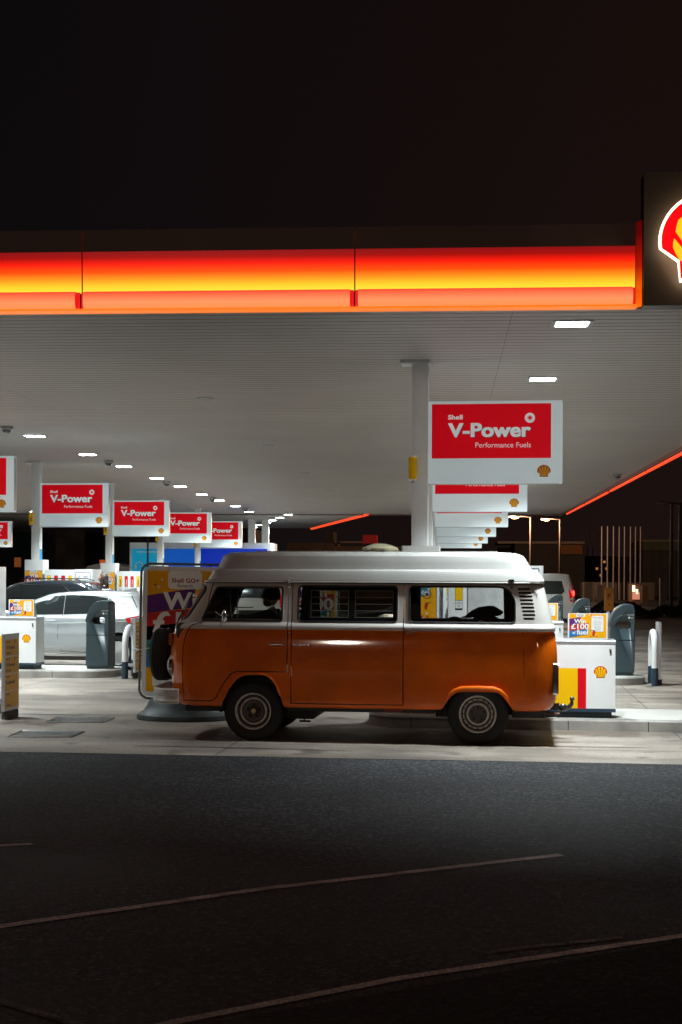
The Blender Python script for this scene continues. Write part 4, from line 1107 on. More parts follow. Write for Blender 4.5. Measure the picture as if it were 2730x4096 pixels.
mb = MB(); mb.rbox((1.10, .50, 2.058), (1.52, 1.0, 2.078), black, .03, 3); prof = [(.205, 2.075), (.205, 2.10), (.19, 2.112), (.17, 2.12), (.12, 2.14), (.06, 2.155), (0, 2.16)]
vg = mat('vent_amber_plastic', (.30, .27, .17), .25, coat=.5); mb.lathe(prof, vg, (1.32, .62, 0), n=24)
mb.box((1.20, .40, 2.08), (1.24, .44, 2.10), steel); mb.box((1.36, .40, 2.08), (1.40, .44, 2.10), steel); mb.build('roof_vent', p_)
for x in (.395, 2.775):
    mb = MB(); mb.box((x - .03, .070, 1.742), (x + .03, .10, 1.765), black if x > 1 else steel); mb.box((x - .012, .072, 1.665), (x + .012, .092, 1.745), chrome); mb.box((x - .007, .066, 1.68), (x + .007, .074, 1.72), black); mb.build('roof_catch', van)
mb = MB(); mb.tube([(2.97,.10,1.735),(3.07,.12,1.735)], .006, chrome, 6); mb.build('roof_catch', van)

# arch lips
for P in (AF, AR):
    mb = MB(); Q = [p for p in P if p[1] > .37]
    if P is AR:
        mb.tube([(x, yside(x, z) - .003, z) for x, z in Q], .012, orange, 8)
        Q2 = [(WB - .33, .50), (WB - .285, .548), (WB - .24, .585), (WB - .17, .608), (WB, .615), (WB + .17, .610), (WB + .235, .590), (WB + .29, .548), (WB + .33, .50)]
        mb.tube([(x, yside(x, z) - .028, z) for x, z in Q2], [.004, .016, .023, .026, .026, .026, .023, .016, .004], orange, 10)
    else:
        mb.tube([(x, yside(x, z) - .003, z) for x, z in [Q[0]] + Q[1:]], .011, orange, 8)
    mb.build('wheel_arch_lip', van)
    ln = MB(); G = [(x, z + .004) for x, z in P]; y0, y1 = .045, .36
    vs = [(x, y0, z) for x, z in G] + [(x, y1, z) for x, z in G]; n = len(G)
    ln.add(vs, [(k, k+1, n+k+1, n+k) for k in range(n-1)], dark, True)
    ln.add([(x, y1, z) for x, z in G], [tuple(range(n))], dark); ln.build('wheel_well', van)
# handles
def handle(x0, x1, z, par, flip):
    mb = MB(); mb.rbox((x0, -.045, z - .008), (x1, -.028, z + .008), chrome, .005, 2, 'x'); e = x1 if flip else x0
    mb.tube([(x0 + .012, -.035, z), (x0 + .012, .002, z)], .010, chrome, 8); mb.tube([(x1 - .012, -.035, z), (x1 - .012, .002, z)], .013, chrome, 8)
    o = mb.build('handle', par)
    rec = MB(); cx_ = (x0 + x1)/2 + .01; vs = []; N = 20
    return o
handle(.205, .350, 1.055, cd, True)
handle(.462, .636, 1.054, sd, False)
# pressed finger recesses behind the handles
def recess(par, cx_, cz, rx_, rz_):
    mb = MB(); N = 26; rings = []
    for q, (k, d) in enumerate(((1.0, -.0012), (.94, .0), (.5, .004), (.0, .006))):
        pass
    mb.tube([(cx_ + rx_*math.cos(a), yside(cx_, cz) + .001, cz + rz_*math.sin(a)*(1 if math.sin(a) < 0 else .55)) for a in [math.pi + math.pi*k/14 for k in range(15)]], [.002 + .0105*math.sin(math.pi*k/14) for k in range(15)], orange, 8)
    mb.build('handle_recess', par)
recess(cd, .265, 1.055, .060, .035)
recess(sd, .565, 1.055, .072, .135)
mb = MB(); mb.ball((.405, -.004, 1.175), .010, chrome); mb.build('door_stop', van)

# wheels
def wheel(x, y, steelrim, rad=.325, wdt=.18, rub=rubber, side=-1):
    w = bpy.data.objects.new('wheel', None); col.objects.link(w); w.parent = van; w.location = (x, y, rad - .003)
    h = wdt/2; mb = MB()
    prof = [(.195, -h*.80), (.215, -h*.96), (.25, -h*1.0), (.285, -h*.98), (.308, -h*.86), (.318, -h*.70), (.3235, -h*.60), (.3245, -h*.30), (.320, -h*.28), (.320, -h*.22), (.325, -h*.20), (.325, h*.0), (.320, h*.02), (.320, h*.08), (.325, h*.1), (.3245, h*.6), (.318, h*.7), (.308, h*.86), (.285, h*.98), (.25, h), (.215, h*.96), (.195, h*.8)]
    mb.lathe(prof, rub, axis='y', n=48, closed=True); mb.build('tyre', w)
    mb = MB(); s = side
    rp = [(.200, s*h*.93), (.198, s*h*.98), (.190, s*h*.98), (.184, s*h*.90), (.178, s*h*.55), (.170, s*h*.42), (.160, s*h*.40)]
    if steelrim == 1: rp += [(.150, s*h*.55), (.138, s*h*.62), (.130, s*h*.60), (.122, s*h*.45), (.112, s*h*.42), (.100, s*h*.46), (.096, s*h*.30), (.060, s*h*.26), (.045, s*h*.45), (.030, s*h*.62), (.0, s*h*.66)]
    else: rp += [(.152, s*h*.42), (.146, s*h*.50), (.120, s*h*.52), (.116, s*h*.62), (.104, s*h*.66), (.098, s*h*.60), (.090, s*h*.45), (.052, s*h*.42), (.036, s*h*.46), (.034, s*h*.36), (.0, s*h*.36)]
    rimm = mat('rim_steel', (.62, .58, .54), .5, .3, noise=.45, nscale=22)
    rdark = mat('rim_dirt_shade', (.085, .075, .068), .7, .2, noise=.5, nscale=30)  # dirt tone also paints the dish shade that shallow relief lacks
    cut_ = 6; mb.lathe(rp[:5], rimm, axis='y', n=40)
    if steelrim == 1: seg = ((4, 8, rdark), (7, 10, rimm), (9, 13, rdark), (12, 14, rimm), (13, 17, rdark))
    else: seg = ((4, 7, rdark), (6, 9, rimm), (8, 10, rdark), (9, 13, rimm), (12, len(rp), rdark))
    for a_, b_, m_ in seg:
        for q in range(a_, min(b_, len(rp)) - 1): mb.lathe([(max(rp[q][0], 1e-7), rp[q][1]), (max(rp[q+1][0], 1e-7), rp[q+1][1])], m_, axis='y', n=40)
    mb.v = [v for v in mb.v]; rim_faces = [(f, m, sm_) for f, m, sm_ in zip(mb.f, mb.m, mb.sm) if len(f) == 4 or m == -1]
    mb.f = [t_[0] for t_ in rim_faces]; mb.m = [t_[1] for t_ in rim_faces]; mb.sm = [t_[2] for t_ in rim_faces]
    for k in range(16):
        a = 2*math.pi*k/16; mb.ball((.158*math.cos(a), s*h*.42, .158*math.sin(a)), (.009, .004, .009), gap, 8, 4)
    for k in range(5):
        a = 2*math.pi*k/5 + .3; mb.ball((.066*math.cos(a), s*h*.46, .066*math.sin(a)), (.0125, .012, .0125), gap if steelrim == 1 else dark, 8, 5)
    mb.build('rim', w)
    if steelrim == 1: mb = MB(); mb.lathe([(.026, s*h*.6), (.024, s*h*.72), (0, s*h*.74)], mat('hub_brass', (.42,.33,.16), .4, .7), axis='y', n=16); mb.build('hub_cap', w)
    return w
wheel(0, .16, 1); wheel(WB, .16, 2, .333); wheel(0, VW - .16, 2, side=1); wheel(WB, VW - .16, 2, .333, side=1)

# underside
mb = MB()
mb.rbox((.36, .10, .33), (WB - .45, VW - .10, .405), dark, .02, 2); mb.rbox((.30, .35, .22), (.62, VW - .35, .40), dark, .03, 2)
mb.rbox((-.80, .25, .30), (-.36, VW - .25, .40), dark, .02, 2); mb.tube([(0, .2, .31), (0, VW - .2, .31)], .05, dark); mb.tube([(WB, .2, .32), (WB, VW - .2, .32)], .06, dark)
mb.rbox((WB + .36, .10, .30), (3.14, VW - .10, .40), dark, .03, 2); mb.rbox((WB - .46, .25, .28), (WB - .30, 1.4, .38), dark, .02, 2)
mb.tube([(.52, .30, .36), (.545, .28, .27), (.53, .28, .22), (.57, .28, .20)], .008, black, 6); mb.box((.48, .26, .195), (.60, .30, .215), black)
mb.box((-.61, .04, .345), (-.60, .06, .375), black); mb.build('underbody', van)
mb = MB(); mb.rbox((1.43, .08, .345), (1.62, .12, .362), mat('jack_red', (.25,.01,.015), .5), .005, 2); mb.box((1.58, .08, .36), (1.61, .11, .40), mat('jack_red'), ); mb.build('jacking_bracket', van)
# front bumper
bm_ = MB(); prof = [(.0, .405), (-.030, .40), (-.045, .43), (-.030, .455), (-.026, .48), (-.038, .50), (-.040, .55), (-.025, .565), (.0, .56)]
path = [(-.80, -.018), (-.92, -.018), (-1.0, .02), (-1.07, .10), (-1.11, .25), (-1.14, .50), (-1.15, .85), (-1.14, 1.2), (-1.11, 1.45), (-1.07, 1.6), (-1.0, 1.68), (-.92, 1.718), (-.80, 1.718)]
rings = []
for k, (x, y) in enumerate(path):
    a, b = path[max(0, k-1)], path[min(len(path)-1, k+1)]; d = Vector((b[0]-a[0], b[1]-a[1])).normalized(); nn = Vector((-d.y, d.x)) * -1
    if k < 6 and nn.x > 0 and nn.y > 0: nn = -nn
    nx_, ny_ = (d.y, -d.x)
    if nx_ > .01: nx_, ny_ = -nx_, -ny_
    if abs(nx_) <= .01: nx_, ny_ = 0, (-1 if y < .8 else 1)
    rings.append([(x + nx_*(-o_)*1.0, y + ny_*(-o_), z) for o_, z in prof])
vs = [v for r_ in rings for v in r_]; n = len(prof)
bm_.add(vs, [(a*n+b, (a+1)*n+b, (a+1)*n+b+1, a*n+b+1) for a in range(len(rings)-1) for b in range(n-1)], vwhite, True)
for r_ in (rings[0], rings[-1]): bm_.add(r_, [tuple(range(n))], vwhite)
for x in (-1.035, -1.01): bm_.ball((x, .055 if x < -1.02 else .03, .485), .006, black, 8, 5)
bm_.build('front_bumper', van)
# spare wheel on the nose
w = bpy.data.objects.new('spare_wheel', None); col.objects.link(w); w.parent = van; w.location = (-1.205, VW/2, .885)
mb = MB(); h = .098
prof = [(.17, -h*.8), (.20, -h*.98), (.25, -h), (.272, -h*.9), (.290, -h*.72), (.298, -h*.55)]
for q in (-.45, -.15, .15, .45): prof += [(.300, h*(q - .07)), (.294, h*(q - .05)), (.294, h*(q + .03)), (.300, h*(q + .05))]
prof += [(.298, h*.6), (.290, h*.75), (.272, h*.9), (.25, h), (.20, h*.98), (.17, h*.8)]
mb.lathe(prof, rubber, axis='x', n=56, closed=True); mb.build('tyre', w)
mb = MB(); mb.lathe([(.18, -h*.8), (.16, -h*.3), (.05, -h*.2), (0, -h*.3)], mat('rim_steel'), axis='x', n=30); mb.build('rim', w)
mb = MB(); mb.tube([(-1.12, VW/2 - .1, .62), (-.98, VW/2 - .1, .62)], .015, black, 8); mb.tube([(-1.12, VW/2 + .1, .62), (-.98, VW/2 + .1, .62)], .015, black, 8); mb.build('spare_bracket', van)
# headlamp bulge, indicator, front vent
hx = xfront(.27, .80); mb = MB(); mb.lathe([(0, -.045), (.06, -.04), (.095, -.02), (.105, 0), (.10, .03)], mat('lamp_glass', (.55,.55,.52), .08, coat=1), (hx + .01, .27, .80), 'x', 24)
mb.lathe([(.105, -.006), (.118, -.004), (.118, .03)], chrome, (hx + .008, .27, .80), 'x', 24); mb.build('headlight', van)
mb = MB(); mb.lathe([(0, -.045), (.06, -.04), (.095, -.02), (.105, 0), (.10, .03)], mat('lamp_glass'), (hx + .01, VW - .27, .80), 'x', 24); mb.lathe([(.105, -.006), (.118, -.004), (.118, .03)], chrome, (hx + .008, VW - .27, .80), 'x', 24); mb.build('headlight', van)
for y in (.27, VW - .27):
    ix = xfront(y, 1.09); mb = MB(); mb.rbox((ix - .018, y - .085, 1.02), (ix + .02, y + .085, 1.15), mat('indicator_amber', (.45,.09,.01), .15, coat=1), .02, 3, 'x'); mb.build('indicator', van)
# wipers, mirrors, aerials
for y0, y1 in ((.34, .20), (1.0, .86)):
    mb = MB(); pts = [(xfront(y0, z) - .03, y0 + (y1 - y0)*k, z) for k, z in ((0, 1.275), (.5, 1.42), (1, 1.56))]
    mb.tube([(xfront(y0, 1.25) - .005, y0, 1.25)] + pts, .006, black, 6); mb.tube([(pts[0][0]+.005, pts[0][1], 1.30), (pts[2][0]+.012, pts[2][1], 1.60)], .005, black, 6); mb.ball((pts[0][0]+.02, y0, 1.25), .014, black, 8, 6); mb.build('wiper', van)
mb = MB(); mb.tube([(-.34, .055, 1.265), (-.32, -.06, 1.26), (-.28, -.12, 1.34), (-.40, -.02, 1.40), (-.42, .07, 1.40)], .007, chrome, 6); mb.tube([(-.28, -.12, 1.34), (-.33, -.07, 1.30), (-.35, .02, 1.24)], .006, chrome, 6)
mb.ball((-.345, .03, 1.248), (.015, .015, .02), chrome, 8, 6); arm = mb.build('mirror_arm', van)
mb = MB(); mb.ball((-.275, -.13, 1.355), (.030, .05, .072), chrome, 18, 12); mb.build('mirror', van)
mb = MB(); mb.ball((-.94, 1.30, 1.33), (.03, .05, .07), black, 12, 8); mb.tube([(-.90, 1.30, 1.27), (-.94, 1.30, 1.33)], .008, black, 6); mb.build('mirror', van); 
# tail lamp, tow bar
mb = MB(); mb.rbox((3.225, .045, .56), (3.275, .16, .875), mat('tail_red', (.22,.02,.01), .2, coat=1), .02, 3, 'x'); mb.rbox((3.22, .035, .55), (3.262, .17, .885), chrome, .02, 3, 'x'); mb.build('tail_lamp', van)
tbm = mat('towbar_black', (.02,.02,.02), .25, coat=.8)
mb = MB(); mb.box((3.10, .75, .34), (3.20, .95, .42), dark); mb.rbox((3.17, .80, .33), (3.30, .90, .40), tbm, .01, 2); mb.tube([(3.25, .85, .34), (3.36, .85, .335), (3.40, .85, .35), (3.435, .85, .39), (3.44, .85, .42)], [.025,.03,.028,.024,.02], tbm, 10)
mb.ball((3.44, .85, .445), .027, tbm, 14, 10); mb.ball((3.34, .78, .355), .045, tbm, 16, 10); mb.tube([(3.12, .7, .29), (3.30, .7, .29)], .014, mat('rusty_tube', (.14,.06,.04), .7), 8)
mb.tube([(3.20,.72,.38),(3.19,.70,.32),(3.22,.70,.30),(3.26,.71,.31)], .006, steel, 6); mb.build('tow_bar', van)

# cabin
cloth = mat('seat_cloth', (.035,.033,.033), .9); seatg = mat('seat_edge_grey', (.22,.21,.20), .6)
for y in (.35, 1.30):
    mb = MB(); mb.rbox((-.30, y - .24, .70), (.12, y + .24, .86), cloth, .05, 3, 'y'); mb.rbox((.10, y - .23, .84), (.22, y + .23, 1.34), cloth, .05, 3, 'y')
    mb.build('seat', van)
mb = MB(); mb.rbox((-.86, .10, 1.10), (-.62, VW - .10, 1.275), black, .04, 3, 'y'); mb.build('dashboard', van)
mb = MB(); c0 = Vector((-.50, 1.28, 1.17)); u_, v_ = Vector((0,1,0)), Vector((.5, 0, .86)).normalized()
mb.tube([c0 + u_*.2*math.cos(2*math.pi*k/24) + v_*.2*math.sin(2*math.pi*k/24)*.6 for k in range(24)], .012, black, 6, closed=True); mb.tube([c0, c0 + Vector((-.2, 0, -.1))], .02, black); mb.build('steering_wheel', van)
mb = MB(); vs = []   # dark curtain bunched behind the sliding door pillar
for k in range(13):
    x = .50 + .010*k; yy = .155 + .014*math.sin(k*2.1); vs += [(x, yy, 1.29), (x + .018 * (1 - k/12), yy + .02, 1.68)]
mb.add(vs, [(2*k, 2*k+2, 2*k+3, 2*k+1) for k in range(12)], mat('curtain_dark', (.03,.028,.03), .9), True); mb.build('curtain', van)
mb = MB(); vs = []
for k in range(10):
    x = 2.70 + .018*k; yy = .14 + .012*math.sin(k*2.4); vs += [(x, yy, 1.30), (x - .01 + .002*k, yy + .015, 1.66)]
mb.add(vs, [(2*k, 2*k+2, 2*k+3, 2*k+1) for k in range(9)], mat('curtain_dark'), True); mb.build('curtain', van)
# bench, bedding heap and stuffed sack behind the rear side window: loose things in the van
mb = MB(); mb.rbox((1.75, .12, .80), (3.10, VW - .12, 1.27), lining, .03, 2); mb.build('rear_bench', van)
def heap(name, pts, m, label, cat, jit=.008):
    mb = MB(); rnd = random.Random(5); P = [(x, z + rnd.uniform(-jit, jit)) for x, z in pts]
    n = len(P); vs = []; st = [(.26, .80), (.30, .95), (.40, 1.0), (.62, .97), (.75, .8), (.80, .5)]; zb = min(p[1] for p in P); cx_ = sum(p[0] for p in P)/n
    for y, k in st: vs += [(cx_ + (x - cx_)*k, y + rnd.uniform(-.01, .01), zb + (z - zb)*k) for x, z in P]
    mb.add(vs, [(a*n+i, a*n+(i+1) % n, (a+1)*n+(i+1) % n, (a+1)*n+i) for a in range(5) for i in range(n)] + [tuple(range(n)), tuple(5*n + i for i in reversed(range(n)))], m, True)
    o = mb.build(name, None, sharp=80); o.location = VO; o.rotation_euler = (0, 0, VA); tag(o, label, cat); return o
blk = mat('coat_black', (.018,.017,.018), .95, bump=.6, bscale=30)
heap('folded_coat', [(2.22,1.345),(2.28,1.37),(2.34,1.42),(2.42,1.46),(2.50,1.475),(2.58,1.475),(2.63,1.455),(2.68,1.42),(2.69,1.40),(2.655,1.375),(2.58,1.37),(2.50,1.378),(2.40,1.372),(2.30,1.35)], blk, 'black folded coat heaped inside the van rear window', 'coat', .004)
heap('wool_jumper', [(2.36,1.271),(2.34,1.31),(2.37,1.35),(2.45,1.372),(2.56,1.372),(2.63,1.34),(2.66,1.29),(2.65,1.271)], mat('wool_brown', (.05,.035,.035), .95, noise=.5, nscale=60), 'dark brown jumper under the coat in the van window', 'jumper')
heap('grey_cap', [(2.08,1.271),(2.08,1.315),(2.10,1.345),(2.14,1.355),(2.18,1.352),(2.22,1.335),(2.235,1.30),(2.235,1.271)], mat('cap_wool', (.09,.075,.06), .95, noise=.6, nscale=70), 'small grey wool cap left of the coat in the van window', 'cap', .004)
mb = MB(); mb.rbox((2.28, .155, 1.271), (2.62, .24, 1.300), mat('cloth_white', (.55,.53,.50), .8, noise=.3, nscale=30), .012, 3, 'x'); mb.tube([(2.42,.16,1.30),(2.45,.16,1.325),(2.50,.16,1.305)], .008, mat('cloth_white'), 6)
o = mb.build('folded_towel'); o.location = VO; o.rotation_euler = (0, 0, VA); tag(o, 'white folded towel along the van rear window sill', 'towel')
# round sticker on the rear side glass
mb = MB(); st_m = mat('sticker_violet', (.05,.015,.16), .5); cx_, cz_ = 1.880, 1.600
yy = yside(cx_, cz_) + .008
mb.tube([(cx_ + .045*math.cos(2*math.pi*k/28), yy + .045*math.sin(2*math.pi*k/28)*.155, cz_ + .045*math.sin(2*math.pi*k/28)) for k in range(28)], .0042, st_m, 6, closed=True)
hp = [(0,-.018),(.019,.002),(.017,.013),(.008,.016),(0,.009),(-.008,.016),(-.017,.013),(-.019,.002)]
mb.add([(cx_ + a, yy + b*.155 - .001, cz_ + b) for a, b in hp], [tuple(range(8))], st_m)
for k in range(12):
    a = 2*math.pi*k/12; mb.add([(cx_ + r_*math.cos(a + e), yy + r_*math.sin(a + e)*.155 - .001, cz_ + r_*math.sin(a + e)) for r_, e in ((.029, -.06), (.036, -.06), (.036, .06), (.029, .06))], [(0,1,2,3)], st_m)
mb.build('window_sticker', van)

# --- people
def skinned(name, pts, edges, rad, m, parent=None, root=0, sub=2):
    me = bpy.data.meshes.new(name); me.from_pydata(pts, edges, []); me.materials.append(m)
    ob = bpy.data.objects.new(name, me); col.objects.link(ob)
    sk = ob.modifiers.new('s', 'SKIN'); sk.use_smooth_shade = True
    sk.branch_smoothing = .6
    if not me.skin_vertices: 
        bpy.context.view_layer.objects.active = ob
    for v, r_ in zip(me.skin_vertices[0].data, rad):
        v.radius = r_ if isinstance(r_, tuple) else (r_, r_)
    me.skin_vertices[0].data[root].use_root = True
    ss = ob.modifiers.new('u', 'SUBSURF'); ss.levels = sub; ss.render_levels = sub
    bpy.context.view_layer.update()
    m2 = evalmesh(ob); ob.modifiers.clear(); ob.data = m2
    for p in m2.polygons: p.use_smooth = True
    if parent is not None: ob.parent = parent
    return ob
def chain(spec):
    """spec: dict name -> (pos, radius, parent name)"""
    names = list(spec); pts = [spec[n][0] for n in names]; rad = [spec[n][1] for n in names]
    ed = [(names.index(spec[n][2]), names.index(n)) for n in names if spec[n][2]]
    return pts, ed, rad
def fingers(spec, hand, d, up, side, curl=.6, ln=1.0):
    """five unequal bent fingers rooted in the palm; d = direction of the fingers, side = across the palm"""
    h = Vector(spec[hand][0]); d = Vector(d).normalized(); up = Vector(up).normalized(); side = Vector(side).normalized()
    spec[hand + 'p'] = (tuple(h + d*.05), (.032, .018), hand)
    for k, (o_, L_) in enumerate(((-.030, .070), (-.010, .080), (.010, .075), (.028, .058))):
        a = h + d*.075 + side*o_; b = a + (d*math.cos(curl*.5) - up*math.sin(curl*.5))*L_*.5*ln; c = b + (d*math.cos(curl*1.6) - up*math.sin(curl*1.6))*L_*.5*ln
        spec['%sf%da' % (hand, k)] = (tuple(a), .0095, hand + 'p'); spec['%sf%db' % (hand, k)] = (tuple(b), .009, '%sf%da' % (hand, k)); spec['%sf%dc' % (hand, k)] = (tuple(c), .0075, '%sf%db' % (hand, k))
    a = h + d*.02 - side*.042; b = a + (d*.8 - side*.6)*.035; spec[hand + 't1'] = (tuple(a), .012, hand); spec[hand + 't2'] = (tuple(b), .009, hand + 't1')
def head(parent, c, face, m=skin, hair=None, r=.075, long=False, beard=None):
    """face: unit vector the face looks along (z up)"""
    f_ = Vector(face).normalized(); s = Vector((0,0,1)).cross(f_).normalized(); up = f_.cross(s); c = Vector(c)
    mb = MB(); n, k = 20, 14; vs = []
    for i in range(k + 1):
        a = math.pi*i/k
        for j in range(n):
            b = 2*math.pi*j/n; x, y, z = math.sin(a)*math.cos(b), math.sin(a)*math.sin(b), math.cos(a)
            fx = x*(.098 if x > 0 else .100); 
            if z < 0: fx *= 1 + .12*z*(1 if x < 0 else -.1); y *= 1 + .28*z
            if x > .85: fx += .0
            fz = z*(.115 if z > 0 else .125)
            if x > .5 and -.75 < z < -.55: fx += .006
            vs.append(c + f_*fx + s*(y*.074) + up*fz)
    mb.add(vs, [(i*n+j, i*n+(j+1) % n, (i+1)*n+(j+1) % n, (i+1)*n+j) for i in range(k) for j in range(n)], m, True)
    P = lambda a, b, d: tuple(c + f_*a + s*b + up*d)
    mb.tube([P(.092, 0, .018), P(.104, 0, -.008), P(.116, 0, -.026), P(.100, 0, -.036)], [.007, .010, .013, .008], m, 8)
    for q in (-1, 1):
        mb.ball(P(.083, q*.030, .008), .010, mat('eye_white', (.6,.58,.55), .3), 8, 6); mb.ball(P(.091, q*.030, .008), .005, ink, 8, 6)
        mb.tube([P(.090, q*.016, .024), P(.088, q*.034, .029), P(.078, q*.050, .022)], .004, hair or ink, 6)
        mb.ball(P(-.005, q*.075, -.005), (.012, .010, .026), m, 8, 6)
    mb.tube([P(.088, -.024, -.062), P(.096, 0, -.060), P(.088, .024, -.062)], .006, mat('lips', (.35,.12,.10), .5), 6)
    ho = mb.build('head', parent)
    if hair is not None:
        mb = MB(); vs = []
        for i in range(k + 1):
            a = math.pi*i/k
            for j in range(n):
                b = 2*math.pi*j/n; x, y, z = math.sin(a)*math.cos(b), math.sin(a)*math.sin(b), math.cos(a)
                g_ = 1.0 if (x < .45 or z > .62) and (z > -.45) else .80
                vs.append(c + f_*(x*.108*g_ - .006) + s*(y*.084*g_) + up*(z*.124*g_ + .004))
        mb.add(vs, [(i*n+j, i*n+(j+1) % n, (i+1)*n+(j+1) % n, (i+1)*n+j) for i in range(k) for j in range(n)], hair, True)
        if long:
            rnd = random.Random(2)
            for q in range(26):
                a = math.pi*(.55 + .9*q/25) ; x0_, y0_ = math.cos(a)*.085, math.sin(a)*.072
                y0_ = (q/25*2 - 1)*.075; x0_ = -.075*math.sqrt(max(0, 1 - (y0_/.078)**2)) + (.045 if abs(y0_) > .06 else 0)
                mb.tube([P(x0_*.9, y0_, .04), P(x0_*1.15 - .01, y0_*1.15, -.08), P(x0_*1.2 - .015, y0_*1.2, -.20), P(x0_*1.1 + rnd.uniform(-.02,.02), y0_*1.1, -.34 + rnd.uniform(-.03,.03))], [.016, .020, .018, .005], hair, 6)
        mb.build('hair', parent)
    if beard is not None:
        mb = MB(); mb.ball(P(.045, 0, -.085), (.055, .055, .045), beard, 12, 8); mb.build('beard', parent)
    return ho
hairb = mat('hair_dark_brown', (.035,.018,.012), .55, bump=.6, bscale=120)
# driver on the far (right-hand) seat, arm stretched to the wheel, facing the nose of the van
dr = thing('person', 'bearded driver in a dark jumper seated in the cab, arm reaching to the wheel', 'person', VO, VA)
sp = {'pel': ((.10, 1.28, .93), .13, None), 'ab': ((.13, 1.28, 1.08), .125, 'pel'), 'ch': ((.15, 1.28, 1.24), (.15, .12), 'ab'), 'nk0': ((.155, 1.28, 1.37), .07, 'ch'), 'nk': ((.145, 1.28, 1.45), .052, 'nk0'),
 'sl': ((.15, 1.09, 1.34), .062, 'nk0'), 'el': ((-.10, 1.05, 1.285), .043, 'sl'), 'wl': ((-.32, 1.12, 1.325), .030, 'el'), 'hl': ((-.38, 1.14, 1.33), (.030, .022), 'wl'),
 'sr': ((.15, 1.47, 1.34), .062, 'nk0'), 'er': ((-.05, 1.50, 1.20), .043, 'sr'), 'wr': ((-.28, 1.42, 1.24), .030, 'er'), 'hr': ((-.34, 1.40, 1.25), (.030, .022), 'wr'),
 'kl': ((-.35, 1.17, .95), .07, 'pel'), 'fl': ((-.42, 1.17, .58), .045, 'kl'), 'tl': ((-.58, 1.17, .50), .035, 'fl'), 'kr': ((-.35, 1.40, .95), .07, 'pel'), 'fr': ((-.42, 1.40, .58), .045, 'kr'), 'tr': ((-.58, 1.40, .50), .035, 'fr')}
fingers(sp, 'hl', (-1, 0, -.1), (0, 0, 1), (0, 1, 0), .9); fingers(sp, 'hr', (-1, 0, -.1), (0, 0, 1), (0, -1, 0), .9)
DX = -.16
for q in (sp,):
    for k_ in q: p0_ = q[k_][0]; q[k_] = ((p0_[0] + DX, p0_[1], p0_[2]), q[k_][1], q[k_][2])
skinned('body', *chain(sp), skin, dr)
jump = mat('jumper_dark', (.035,.036,.040), .9)
sp2 = {'pel': ((.10, 1.28, .93), .142, None), 'ab': ((.13, 1.28, 1.08), .138, 'pel'), 'ch': ((.15, 1.28, 1.24), (.163, .135), 'ab'), 'nk0': ((.155, 1.28, 1.36), .082, 'ch'),
 'sl': ((.15, 1.09, 1.34), .074, 'nk0'), 'el': ((-.10, 1.05, 1.285), .055, 'sl'), 'wl': ((-.29, 1.11, 1.32), .042, 'el'), 'sr': ((.15, 1.47, 1.34), .074, 'nk0'), 'er': ((-.05, 1.50, 1.20), .055, 'sr'), 'wr': ((-.26, 1.425, 1.235), .042, 'er')}
for k_ in sp2: p0_ = sp2[k_][0]; sp2[k_] = ((p0_[0] + DX, p0_[1], p0_[2]), sp2[k_][1], sp2[k_][2])
skinned('jumper', *chain(sp2), jump, dr)
head(dr, (.135 + DX, 1.28, 1.565), (-1, -.12, -.02), skin, hairb, beard=hairb)

# ================================================================ FREE STANDING SIGNS
def swing_poster(A, w, h):
    A.rect(0, 0, w, h, amber, 1)
    A.poly([(0, .975), (w*.62, 1.06), (w*.62, 1.30), (0, 1.198)], purple, 2)
    A.poly([(0, .640), (w*.96, .76), (w*.96, 1.09), (0, .975)], posred, 3)
    A.poly([(0, .590), (w*.90, .70), (w*.90, .765), (0, .640)], teal, 3)
    A.poly([(0, .458), (w*.90, .57), (w*.90, .70), (0, .590)], tealg, 3)
    A.poly([(0, .298), (w*.90, .41), (w*.90, .57), (0, .458)], blue, 3)
    A.text('Win', .20, 1.024, .80, 1.245, paper, 5, .035)
    A.text('£100', .075, .737, .94, 1.0, paper, 5, .035)
    A.text('of', .12, .47, .27, .60, paper, 5, .035)
    A.text('fuel', .32, .45, .86, .70, paper, 5, .035)
    A.rr(.26, 1.282, .69, h + .0, .045, paper, 2)
    A.text('Shell GO+', .307, 1.362, .655, 1.419, inkred, 3, .03); A.text('Rewards', .383, 1.303, .575, 1.352, ink, 3, .0)
    for x, y, m, c in ((.10, 1.335, posred, .006), (.185, 1.398, paper, .006), (.145, 1.305, paper, .006), (.105, 1.11, posred, .005), (.83, 1.20, paper, .006), (.88, 1.40, posred, .005), (.90, .2, paper, .006)):
        A.rect(x - 2.6*c, y - c, x + 2.6*c, y + c, m, 6); A.rect(x - c, y - 2.6*c, x + c, y + 2.6*c, m, 6)
    A.rr(.08, .06, .55, .26, .03, paper, 2); A.text('100s of winners every week', .12, .17, .50, .20, inkred, 3); A.text('Terms and conditions apply', .05, .02, .40, .035, ink, 3)
    A.pecten(.86, .11, .06, posred, yellow, 2, .06, .12)
